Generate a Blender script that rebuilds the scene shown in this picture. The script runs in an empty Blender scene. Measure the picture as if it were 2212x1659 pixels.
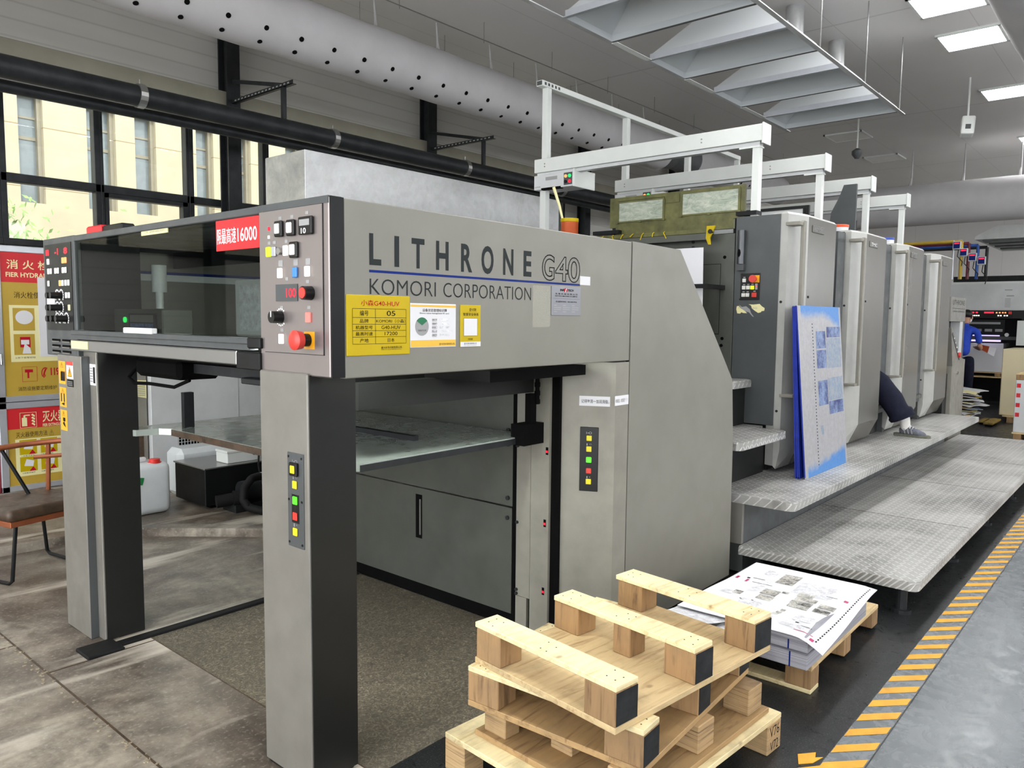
import bpy, bmesh, math, random
from mathutils import Matrix, Vector
random.seed(7)
C = bpy.context.scene.collection
SC = bpy.context.scene
PI = math.pi
# ------------------------------------------------------------------ camera
FPX = 1662.15
yaw, pit, rol = math.radians(40.6235), math.radians(-4.8818), math.radians(0.58354)
fw = Vector((math.cos(yaw)*math.cos(pit), math.sin(yaw)*math.cos(pit), math.sin(pit)))
rt = Vector((math.sin(yaw), -math.cos(yaw), 0)); up = rt.cross(fw)
cr, sr = math.cos(rol), math.sin(rol)
dn = -up
rt2 = rt*cr - dn*sr; dn2 = rt*sr + dn*cr
cd = bpy.data.cameras.new('camera'); cam = bpy.data.objects.new('camera', cd); C.objects.link(cam)
cam.matrix_world = Matrix(((rt2.x, -dn2.x, -fw.x, 0), (rt2.y, -dn2.y, -fw.y, 0), (rt2.z, -dn2.z, -fw.z, 1.55), (0, 0, 0, 1)))
cd.sensor_width = 36; cd.lens = 36*FPX/2212; cd.clip_start = .05; cd.clip_end = 300
SC.camera = cam
# ------------------------------------------------------------------ world, sun, exposure
W = bpy.data.worlds.new('sky'); SC.world = W; W.use_nodes = True
bg = W.node_tree.nodes['Background']; bg.inputs[0].default_value = (.95, .975, 1, 1); bg.inputs[1].default_value = 6.5
sd = bpy.data.lights.new('sun', 'SUN'); sd.energy = 3.0; sd.angle = .02; sd.color = (1, .93, .8)
so = bpy.data.objects.new('sun', sd); C.objects.link(so); so.rotation_euler = (math.radians(48), 0, math.radians(-25))
SC.view_settings.view_transform = 'Standard'; SC.view_settings.look = 'None'
SC.view_settings.gamma = 1; SC.view_settings.use_curve_mapping = False
SC.view_settings.exposure = -0.07
LAMP = 27.0          # ceiling panel emission
# ------------------------------------------------------------------ materials
def lin(c):
    f = lambda u: u/12.92 if u <= .04045 else ((u+.055)/1.055)**2.4
    if isinstance(c, str): c = [int(c[i:i+2], 16)/255 for i in (0, 2, 4)]
    return tuple(f(u) for u in c) + (1,)
class G:
    """small node-graph helper"""
    def __init__(s, name):
        s.m = bpy.data.materials.new(name); s.m.use_nodes = True; s.t = s.m.node_tree; s.n = s.t.nodes
        s.b = s.n['Principled BSDF']; s._co = None
    def new(s, t, **k):
        n = s.n.new(t)
        for a, v in k.items(): setattr(n, a, v)
        return n
    def co(s):
        if not s._co: s._co = s.new('ShaderNodeTexCoord').outputs['Object']
        return s._co
    def put(s, v, i):
        if isinstance(v, bpy.types.NodeSocket): s.t.links.new(v, i)
        elif isinstance(v, (tuple, list)) and i.type == 'RGBA' and len(v) == 3: i.default_value = tuple(v)+(1,)
        else: i.default_value = v
    def math(s, op, a, b=0, c=0):
        n = s.new('ShaderNodeMath', operation=op)
        s.put(a, n.inputs[0]); s.put(b, n.inputs[1]); s.put(c, n.inputs[2]); return n.outputs[0]
    def xyz(s, v=None):
        n = s.new('ShaderNodeSeparateXYZ'); s.put(v or s.co(), n.inputs[0]); return n.outputs
    def scale(s, v, sc, rot=(0, 0, 0)):
        n = s.new('ShaderNodeMapping'); s.put(v, n.inputs[0]); n.inputs['Scale'].default_value = sc; n.inputs['Rotation'].default_value = rot
        return n.outputs[0]
    def noise(s, sc=5, det=4, rough=.55, v=None, dist=0):
        n = s.new('ShaderNodeTexNoise'); s.put(v or s.co(), n.inputs['Vector']); n.inputs['Scale'].default_value = sc
        n.inputs['Detail'].default_value = det; n.inputs['Roughness'].default_value = rough; n.inputs['Distortion'].default_value = dist
        return n.outputs['Fac']
    def ramp(s, f, stops, interp='LINEAR'):
        n = s.new('ShaderNodeValToRGB'); s.put(f, n.inputs[0]); r = n.color_ramp; r.interpolation = interp
        while len(r.elements) < len(stops): r.elements.new(.5)
        for e, (p, c) in zip(r.elements, stops):
            e.position = p; e.color = c if not isinstance(c, (int, float)) else (c, c, c, 1)
        return n.outputs[0]
    def mix(s, f, a, b, mode='MIX'):
        n = s.new('ShaderNodeMix', data_type='RGBA', blend_type=mode)
        s.put(f, n.inputs[0]); s.put(a, n.inputs[6]); s.put(b, n.inputs[7]); return n.outputs[2]
    def bump(s, h, strength=.3, dist=.01):
        n = s.new('ShaderNodeBump'); s.put(h, n.inputs['Height']); n.inputs['Strength'].default_value = strength
        n.inputs['Distance'].default_value = dist; s.t.links.new(n.outputs[0], s.b.inputs['Normal'])
    def set(s, **k):
        for a, v in k.items(): s.put(v, s.b.inputs[a.replace('_', ' ')])
        return s.m
def plain(name, c, rough=.5, metal=0, var=.06, sc=6, rvar=.03, bump=0, bsc=60):
    g = G(name); c = lin(c)
    if var:
        f = g.noise(sc, 5, .6)
        lo = tuple(max(0, u*(1-var*2)) for u in c[:3])+(1,); hi = tuple(min(1, u*(1+var*2)) for u in c[:3])+(1,)
        col = g.ramp(f, [(.3, lo), (.7, hi)])
        rr = g.ramp(g.noise(sc*2.3, 3), [(.3, max(.02, rough-rvar)), (.7, min(1, rough+rvar))]) if rvar else rough
    else: col, rr = c, rough
    if bump: g.bump(g.noise(bsc, 3), bump, .002)
    return g.set(Base_Color=col, Roughness=rr, Metallic=metal)
def emit(name, c, st=1, base=None):
    g = G(name); c = lin(c)
    return g.set(Base_Color=c if base is None else lin(base), Emission_Color=c, Emission_Strength=st, Roughness=.4)
M = {}
M['beige'] = plain('press_paint', '7c7a71', .42, 0, .03, 3, .06, .05, 180)
M['beige2'] = plain('press_paint_worn', '858278', .5, 0, .07, 5, .1, .08, 150)
M['ltmetal'] = plain('grey_lacquer', '827f78', .38, .3, .05, 5, .08)
M['pnl'] = plain('brushed_control_panel', '918987', .3, .6, 0)
M['dk'] = plain('dark_grey_lacquer', '4e5152', .45, .1, .05, 4, .1)
M['dk2'] = plain('charcoal_lacquer', '222322', .4, .1, .06, 4)
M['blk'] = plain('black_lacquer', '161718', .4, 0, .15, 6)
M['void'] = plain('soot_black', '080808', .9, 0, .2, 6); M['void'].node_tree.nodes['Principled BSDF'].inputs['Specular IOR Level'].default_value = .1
M['grn'] = plain('grey_green_frame', '53554f', .4, .15, .06, 4, .12)
M['olive'] = plain('oily_olive_frame', '5f5f36', .4, .2, .2, 9)
M['white'] = plain('white_paint', 'd9dcd8', .4, 0, .02, 4)
M['cab'] = plain('white_cabinet_paint', 'c9cbcb', .4, 0, .04, 3)
M['door'] = plain('unit_door_paint', '605e58', .25, 0, .03, 3, 0)
M['doorw'] = plain('unit_door_edge_paint', 'a6a6a1', .4, 0, .05, 5)
M['steel'] = plain('steel', 'a2a2a0', .3, .85, 0); M['dsteel'] = plain('dull_steel', '55575a', .35, .6, .04)
M['iron'] = plain('dark_iron', '2d2f31', .5, .4, .15, 8)
M['rub'] = plain('black_rubber', '151515', .7, 0, .1, 10)
M['chrome'] = plain('chrome', 'c8c8c8', .12, 1, .03, 8)
M['alu'] = plain('anodised_aluminium', 'b9bcc2', .35, .5, .04, 5)
M['redframe'] = plain('maroon_paint', '7a1f2a', .5, 0, .06)
M['red'] = plain('sign_red', 'c8282e', .4, 0, .03)
M['yel'] = plain('sign_yellow', 'bca400', .45, 0, .02)
M['gold'] = plain('poster_mustard', 'b89a3e', .4, 0, .02)
M['cream'] = plain('cream_print', 'e6dfa8', .5, 0, .02)
M['amber'] = plain('amber_sticker', 'f0a818', .45, 0, .02)
M['paper'] = plain('paper', 'dadadd', .7, 0, .01, 4)
M['ink'] = plain('print_black', '1c1c1c', .6, 0, 0)
M['inkg'] = plain('print_grey', '2c3031', .5, 0, 0)
M['inkl'] = plain('print_light_grey', '9a9a9a', .6, 0, 0)
M['inkr'] = plain('print_red', 'b5182c', .5, 0, 0)
M['inkb'] = plain('print_blue', '10276e', .4, 0, 0)
M['inkgr'] = plain('print_green', '0c6a43', .5, 0, 0)
M['inkw'] = plain('print_white', 'f2f2f2', .5, 0, 0)
M['inkm'] = plain('print_magenta', 'b03068', .5, 0, 0)
M['photo'] = None
M['bw'] = plain('button_white', 'dcdad5', .35, 0, .02)
M['by'] = plain('button_yellow', 'd8cc1e', .35, 0, .02)
M['br'] = plain('button_red', 'd0392f', .35, 0, .02)
M['bb'] = plain('button_blue', '3f86d8', .35, 0, .02)
M['bk'] = plain('button_black', '141414', .3, 0, 0)
M['lgreen'] = emit('lit_green', '57ff2a', 1.6, '2a8a10')
M['lyel'] = emit('lit_yellow_green', 'd6f21c', 1.1, 'a0b010')
M['lora'] = emit('lit_orange', 'ff9a5a', 1.6, 'c07040')
M['lred'] = emit('lit_red', 'ff1830', 2.2, '600010')
M['lpink'] = emit('lit_pink', 'ff8a80', .9, 'c05850')
M['ledg'] = emit('led_green', '18ff60', 2.5, '109040')
M['lwhite'] = emit('lit_white', 'fff4e8', 1.0, 'dddddd')
M['lviolet'] = emit('uv_strip', 'c8b8ff', 1.6, '8080a0')
M['inner_fill'] = emit('added_inner_glow', 'eef4ee', 380.0)  # glow added to brighten the delivery interior, not a known lamp
M['lamp'] = emit('lamp_diffuser', 'ffffff', LAMP)
M['offlamp'] = plain('unlit_diffuser', 'eceae6', .5, 0, .02)
M['skinm'] = plain('skin', 'b98a70', .55, 0, .04, 20)
M['hair'] = plain('black_hair', '161210', .5, 0, .2, 60)
M['navy'] = plain('navy_cloth', '1a1c2c', .85, 0, .1, 20, .05, .2, 90)
M['blue'] = plain('blue_polo_cloth', '1f45b8', .8, 0, .08, 20, .05, .2, 90)
M['sock'] = plain('white_sock', 'd8d6d0', .9, 0, .03, 40, .02, .3, 200)
M['shoe'] = plain('grey_shoe_mesh', '5a5c66', .7, 0, .15, 40, .05, .3, 150)
M['sole'] = plain('olive_shoe_sole', '5f6054', .7, 0, .1, 30)
M['hdpe'] = plain('translucent_plastic', 'd5dadb', .35, 0, .03, 5)
M['capred'] = plain('red_plastic', 'd8322a', .35, 0, .02)
M['green'] = plain('green_label', '147a3c', .5, 0, .05)
M['brown'] = plain('brown_leatherette', '4a3a2c', .45, 0, .25, 14, .12)
M['copper'] = plain('copper_lacquer', '9c5a3a', .35, .4, .08)
M['orange'] = plain('orange_tin', 'b8501e', .4, .2, .06)
M['tinred'] = plain('tin_orange_lid', 'd8501e', .35, 0, .04)
M['tinblue'] = plain('tin_blue_lid', '2b4aa8', .35, 0, .04)
M['tan'] = plain('kraft_board_stack', 'd2c6a4', .75, 0, .02, 3)
M['pvcy'] = plain('pipe_yellow', 'c8a83a', .5, 0, .06)
M['pvcm'] = plain('pipe_maroon', '6a2230', .5, 0, .06)
M['pvcb'] = plain('pipe_blue', '2a55a0', .5, 0, .06)
M['duct'] = plain('fabric_duct', 'b7b5b6', .85, 0, .03, 3, .05, .1, 40)
M['leaf'] = plain('leaves', '6f8a4a', .7, 0, .3, 8)
M['ply_dark'] = plain('painted_black_end', '26282a', .7, 0, .25, 14)
def wood(name, a, b, layers=False, block=False):
    g = G(name); oi = g.new('ShaderNodeObjectInfo').outputs['Random']
    mp = g.new('ShaderNodeMapping'); g.put(g.co(), mp.inputs[0])
    cx = g.new('ShaderNodeCombineXYZ'); g.put(g.math('MULTIPLY', oi, 20), cx.inputs[0]); g.put(g.math('MULTIPLY', oi, 13), cx.inputs[1])
    g.put(cx.outputs[0], mp.inputs['Location']); v = mp.outputs[0]
    sc = (26, 26, 2.5) if block else (2.2, 22, 22) if not layers else (2, 2, 85)
    f = g.noise(1.6, 6, .62, g.scale(v, sc), .6)
    col = g.ramp(f, [(.28, lin(a)), (.47, lin(b)), (.72, tuple(min(1, u*1.15) for u in lin(b)[:3])+(1,))])
    st = g.ramp(g.noise(4, 5, .65, v), [(.5, 0), (.72, 1)])
    col = g.mix(g.math('MULTIPLY', st, .45), col, lin('6a5a46'))
    kn = g.new('ShaderNodeTexVoronoi'); g.put(g.scale(v, (1, 1.6, 1)), kn.inputs['Vector']); kn.inputs['Scale'].default_value = 7
    kf = g.ramp(kn.outputs['Distance'], [(.06, 1), (.13, 0)])
    col = g.mix(g.math('MULTIPLY', kf, .15 if block else .5), col, lin('6b4a2c'))
    hs = g.new('ShaderNodeHueSaturation'); g.put(col, hs.inputs['Color']); g.put(g.math('MULTIPLY_ADD', oi, .3, .85), hs.inputs['Value'])
    g.bump(f, .25, .003)
    return g.set(Base_Color=hs.outputs[0], Roughness=.75)
M['pine'] = wood('pine_plywood', 'a8875c', 'd2b88a')
M['pine2'] = wood('pale_plywood', 'c4aa78', 'e2d2a4')
M['redply'] = wood('reddish_plywood', '735538', 'a08258')
M['block'] = wood('timber_block', '5f4630', '9a7a54', False, True)
M['lamply'] = wood('laminated_block', '5e4430', 'b4966c', True)
def floor_concrete():
    g = G('worn_concrete_light_streaks')
    a = g.noise(1.3, 6, .62, None, .7); b = g.noise(5, 6, .72); c = g.noise(60, 3)
    col = g.ramp(a, [(.36, lin('52483f')), (.46, lin('7a6f63')), (.56, lin('9a9082')), (.68, lin('b5ab9b'))])
    col = g.mix(g.ramp(b, [(.38, .7), (.6, 0)]), col, lin('3f372f'))
    col = g.mix(g.ramp(c, [(.55, 0), (.75, .35)]), col, lin('c8c0b0'))
    w = g.noise(1.0, 4, .55, g.scale(g.co(), (.5, 3.2, 1)), .2); col = g.mix(g.ramp(w, [(.55, 0), (.63, .7)]), col, lin('ddd4c4'))  # pale bands along X paint bright light streaks into the floor colour
    g.bump(g.noise(40, 4), .15, .004)
    return g.set(Base_Color=col, Roughness=g.ramp(b, [(.3, .28), (.7, .55)]))
def floor_dark():
    g = G('dark_speckled_coating')
    a = g.noise(1.2, 5, .6); b = g.noise(170, 2, .5); c = g.noise(11, 6, .75, None, 1)
    col = g.ramp(a, [(.3, lin('1b1c1d')), (.7, lin('282a2b'))])
    col = g.mix(g.ramp(b, [(.58, 0), (.7, .35)]), col, lin('747876'))
    col = g.mix(g.ramp(c, [(.6, 0), (.75, .4)]), col, lin('5a5f62'))
    return g.set(Base_Color=col, Roughness=g.ramp(c, [(.35, .25), (.7, .5)]))
def floor_aisle():
    g = G('grey_blue_floor_coating')
    a = g.noise(1.0, 6, .6, None, .6); c = g.noise(9, 6, .75, None, 1.2)
    col = g.ramp(a, [(.3, lin('64696c')), (.7, lin('7d8286'))])
    col = g.mix(g.ramp(c, [(.58, 0), (.75, .45)]), col, lin('a3a8ac'))
    return g.set(Base_Color=col, Roughness=g.ramp(c, [(.35, .16), (.7, .42)]))
def floor_board():
    g = G('pressed_chip_board')
    v = g.new('ShaderNodeTexVoronoi'); g.put(g.scale(g.co(), (1, 2.2, 1)), v.inputs['Vector']); v.inputs['Scale'].default_value = 55
    a = g.noise(1.5, 5, .6); b = g.noise(45, 5, .7, None, 2)
    col = g.ramp(b, [(.34, lin('4f483d')), (.52, lin('6f6757')), (.66, lin('a59c88'))])
    col = g.mix(g.ramp(a, [(.35, .5), (.65, 0)]), col, lin('4a463c'))
    g.bump(b, .3, .004)
    return g.set(Base_Color=col, Roughness=.75)
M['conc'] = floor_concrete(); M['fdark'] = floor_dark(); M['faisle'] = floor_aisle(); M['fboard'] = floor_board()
def checker():
    g = G('tread_plate'); x, y, z = g.xyz(); P = .032
    # use x,y on tops; add z so that lips carry the pattern too
    yy = g.math('ADD', y, z)
    def lens(off, sgn):
        u = g.math('SUBTRACT', g.math('FRACT', g.math('DIVIDE', g.math('ADD', x, off), P*2)), .5)
        v = g.math('SUBTRACT', g.math('FRACT', g.math('DIVIDE', g.math('ADD', yy, off if sgn > 0 else off), P*2)), .5)
        a = g.math('MULTIPLY', g.math('ADD', u, g.math('MULTIPLY', v, sgn)), .7071)
        b = g.math('MULTIPLY', g.math('SUBTRACT', u, g.math('MULTIPLY', v, sgn)), .7071)
        d = g.math('ADD', g.math('POWER', g.math('ABSOLUTE', g.math('DIVIDE', a, .34)), 2), g.math('POWER', g.math('ABSOLUTE', g.math('DIVIDE', b, .085)), 2))
        return g.ramp(d, [(.35, 1), (1.0, 0)])
    h = g.math('MAXIMUM', g.math('MAXIMUM', lens(0, 1), lens(P, 1)), g.math('MAXIMUM', 0, 0))
    def lens2():
        u = g.math('SUBTRACT', g.math('FRACT', g.math('DIVIDE', g.math('ADD', x, P), P*2)), .5)
        v = g.math('SUBTRACT', g.math('FRACT', g.math('DIVIDE', yy, P*2)), .5)
        a = g.math('MULTIPLY', g.math('SUBTRACT', u, v), .7071); b = g.math('MULTIPLY', g.math('ADD', u, v), .7071)
        d = g.math('ADD', g.math('POWER', g.math('DIVIDE', a, .34), 2), g.math('POWER', g.math('DIVIDE', b, .085), 2))
        return g.ramp(d, [(.35, 1), (1.0, 0)])
    h = g.math('MAXIMUM', h, lens2())
    dirt = g.noise(1.6, 6, .65, None, .5)
    col = g.ramp(dirt, [(.32, lin('74736f')), (.5, lin('a9a8a4')), (.7, lin('c4c3bf'))])
    col = g.mix(g.math('MULTIPLY', h, .7), col, lin('ecece8'))
    g.bump(h, .6, .004)
    return g.set(Base_Color=col, Roughness=.4, Metallic=.4)
M['tread'] = checker()
def galv(name, a, b, rough=.3, metal=.75):
    g = G(name)
    v = g.new('ShaderNodeTexVoronoi'); g.put(g.co(), v.inputs['Vector']); v.inputs['Scale'].default_value = 26
    n = g.noise(3.2, 6, .7, None, .6)
    col = g.ramp(n, [(.3, lin(a)), (.7, lin(b))])
    col = g.mix(.06, col, v.outputs['Color'], 'OVERLAY')
    hs = g.new('ShaderNodeHueSaturation'); hs.inputs['Saturation'].default_value = .25; g.put(col, hs.inputs['Color'])
    return g.set(Base_Color=hs.outputs[0], Roughness=g.ramp(n, [(.3, rough), (.7, rough+.2)]), Metallic=metal)
M['galv'] = galv('galvanised_sheet', 'a9aeb0', 'c6cacc', .3, .5)
M['splate'] = plain('satin_silver_plate', '7f8086', .35, .3, .02)
M['hoodm'] = plain('hood_galvanised', 'c2c6c8', .32, .25, 0)
M['board'] = plain('pale_steel_board', 'b4beb6', .16, .4, .06, 6, .08)
M['galv2'] = galv('mottled_galvanised_sheet', '8f9690', 'c8c8b4', .4, .5)
def plate(name):
    g = G(name); x, y, z = g.xyz(); n = g.noise(30, 4, .7)
    return g.set(Base_Color=g.ramp(n, [(.4, lin('8d9099')), (.6, lin('999ba2'))]), Roughness=.4, Metallic=.2)
M['plate'] = plate('coated_printing_plate')
def platefront():
    g = G('plate_with_blue_coating'); gx, gy, gz = g.xyz(g.new('ShaderNodeTexCoord').outputs['Generated']); n = g.noise(7, 6, .7); n2 = g.noise(60, 4, .7)
    nn = g.math('MULTIPLY', g.math('SUBTRACT', n, .5), .10)
    t = g.math('ADD', gz, g.math('ADD', nn, g.math('MULTIPLY', g.math('MAXIMUM', g.math('SUBTRACT', gx, .6), 0), .17)))
    a = g.ramp(t, [(.92, 0), (.975, 1)]); t2 = g.math('ADD', gz, g.math('SUBTRACT', nn, g.math('MULTIPLY', gx, .07))); c = g.ramp(t2, [(.015, 1), (.06, 0)])
    m = g.math('MULTIPLY', g.math('MAXIMUM', a, c), g.ramp(n2, [(.3, 1), (.75, .75)]))
    e = g.math('MULTIPLY', g.math('GREATER_THAN', gx, .07), g.math('LESS_THAN', gx, .965)); m = g.math('MULTIPLY', m, e)
    return g.set(Base_Color=g.mix(m, g.ramp(g.noise(30, 4, .7), [(.4, lin('9c9b9d')), (.6, lin('a6a5a8'))]), lin('1878c4')), Roughness=.42, Metallic=.1)
M['platef'] = platefront()
def halftone(name, a, b, sc=55, metal=0):
    g = G(name); n = g.noise(sc, 6, .75, None, 1.5); m2 = g.noise(sc*.25, 3)
    f = g.math('MULTIPLY_ADD', n, .6, g.math('MULTIPLY', m2, .5))
    return g.set(Base_Color=g.ramp(f, [(.44, lin(a)), (.64, lin(b))]), Roughness=.5)
M['photo'] = halftone('grey_print_photo', '2e2c28', 'd0cdc4', 45)
M['photog'] = halftone('pale_print_text', 'b8b8bc', 'e6e6ea', 160)
M['pbl'] = halftone('blue_plate_image', '0c2268', '7c90b4', 40)
M['pbl2'] = halftone('pale_blue_plate_text', '6f869f', '979ba3', 120)
M['pblue'] = halftone('blue_plate_coating', '2f7fd6', '6aa8e2', 18)
M['blueedge'] = plain('blue_plate_edge', '1b2f94', .45, 0, .1, 20)
M['stack'] = None
def sheets():
    g = G('stacked_sheet_edges'); z = g.xyz()[2]
    n = g.noise(2, 5, .6, g.scale(g.co(), (.6, .6, 260)))
    return g.set(Base_Color=g.ramp(n, [(.35, lin('77777f')), (.6, lin('adadb5'))]), Roughness=.8)
M['stack'] = sheets()
def siding():
    g = G('grey_wall_cladding'); x, y, z = g.xyz()
    w = g.math('ABSOLUTE', g.math('SUBTRACT', g.math('FRACT', g.math('MULTIPLY', z, 6.5)), .5))
    col = g.ramp(w, [(.42, lin('d2d0ca')), (.48, lin('c2c0ba'))])
    g.bump(w, .3, .01)
    return g.set(Base_Color=col, Roughness=.6)
M['wall'] = siding()
M['wallband'] = plain('shadow_brown_wall_band', '8f8b7c', .6, 0, .05, 3)  # brown tone stands in for the duct's shadow on the wall
def ceilmat():
    g = G('ceiling_panels'); x, y, z = g.xyz()
    def line(c, p): return g.math('LESS_THAN', g.math('ABSOLUTE', g.math('SUBTRACT', g.math('FRACT', g.math('DIVIDE', c, p)), .5)), .004)
    l = g.math('MAXIMUM', line(y, 1.15), line(x, 4.2))
    col = g.mix(g.math('MULTIPLY', l, .3), g.ramp(g.noise(.6, 4), [(.3, lin('d6d3d1')), (.7, lin('dedbd9'))]), lin('85827f'))
    return g.set(Base_Color=col, Roughness=.45)
M['ceil'] = ceilmat()
def facade():
    g = G('sandstone_facade'); x, y, z = g.xyz()
    n = g.noise(2, 4)
    l = g.math('LESS_THAN', g.math('ABSOLUTE', g.math('SUBTRACT', g.math('FRACT', g.math('DIVIDE', z, 1.1)), .5)), .008)
    return g.set(Base_Color=g.mix(l, g.ramp(n, [(.3, lin('968c78')), (.7, lin('a0957f'))]), lin('7c6b50')), Roughness=.9)
M['facade'] = facade()
def glass(name, c, tr=.8, rough=.02, refl=1.0):
    g = G(name); t = g.new('ShaderNodeBsdfTransparent'); t.inputs[0].default_value = lin(c)
    gl = g.new('ShaderNodeBsdfGlossy'); gl.inputs['Roughness'].default_value = rough; gl.inputs[0].default_value = (1, 1, 1, 1)
    fr = g.new('ShaderNodeFresnel'); fr.inputs[0].default_value = 1.5
    bf = g.new('ShaderNodeNewGeometry').outputs['Backfacing']; ff = g.math('MULTIPLY', g.math('MULTIPLY', fr.outputs[0], refl), g.math('SUBTRACT', 1, bf))
    mx = g.new('ShaderNodeMixShader'); g.t.links.new(ff, mx.inputs[0]); g.t.links.new(t.outputs[0], mx.inputs[1]); g.t.links.new(gl.outputs[0], mx.inputs[2])
    g.t.links.new(mx.outputs[0], g.n['Material Output'].inputs[0]); return g.m
M['pane'] = glass('window_glass', 'f4f8f6'); M['smoke'] = glass('smoked_guard', 'c4c8c6', .8, .02, .3)
g_ = G('clear_sleeve'); M['film'] = g_.set(Base_Color=lin('d0cdbe'), Roughness=.3, Alpha=.3)
def dirtyglass():
    g = G('misted_acrylic'); n = g.noise(9, 6, .75, g.scale(g.co(), (1, 1, 2.5)), .8)
    return g.set(Base_Color=g.ramp(n, [(.3, lin('7e8c7c')), (.5, lin('a8b0a0')), (.7, lin('c8ccbc'))]), Roughness=.25)
M['mist'] = dirtyglass()
for k_, s_ in (('blk', .2), ('iron', .3), ('dk2', .25), ('dk', .35), ('rub', .25), ('bk', .3), ('fdark', .3), ('ink', .1), ('inkg', .1), ('inkb', .1), ('inkr', .1), ('inkl', .2), ('yel', .25), ('red', .3), ('gold', .3), ('grn', .35), ('ply_dark', .2), ('paper', .2), ('navy', .2)):
    M[k_].node_tree.nodes['Principled BSDF'].inputs['Specular IOR Level'].default_value = s_
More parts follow.
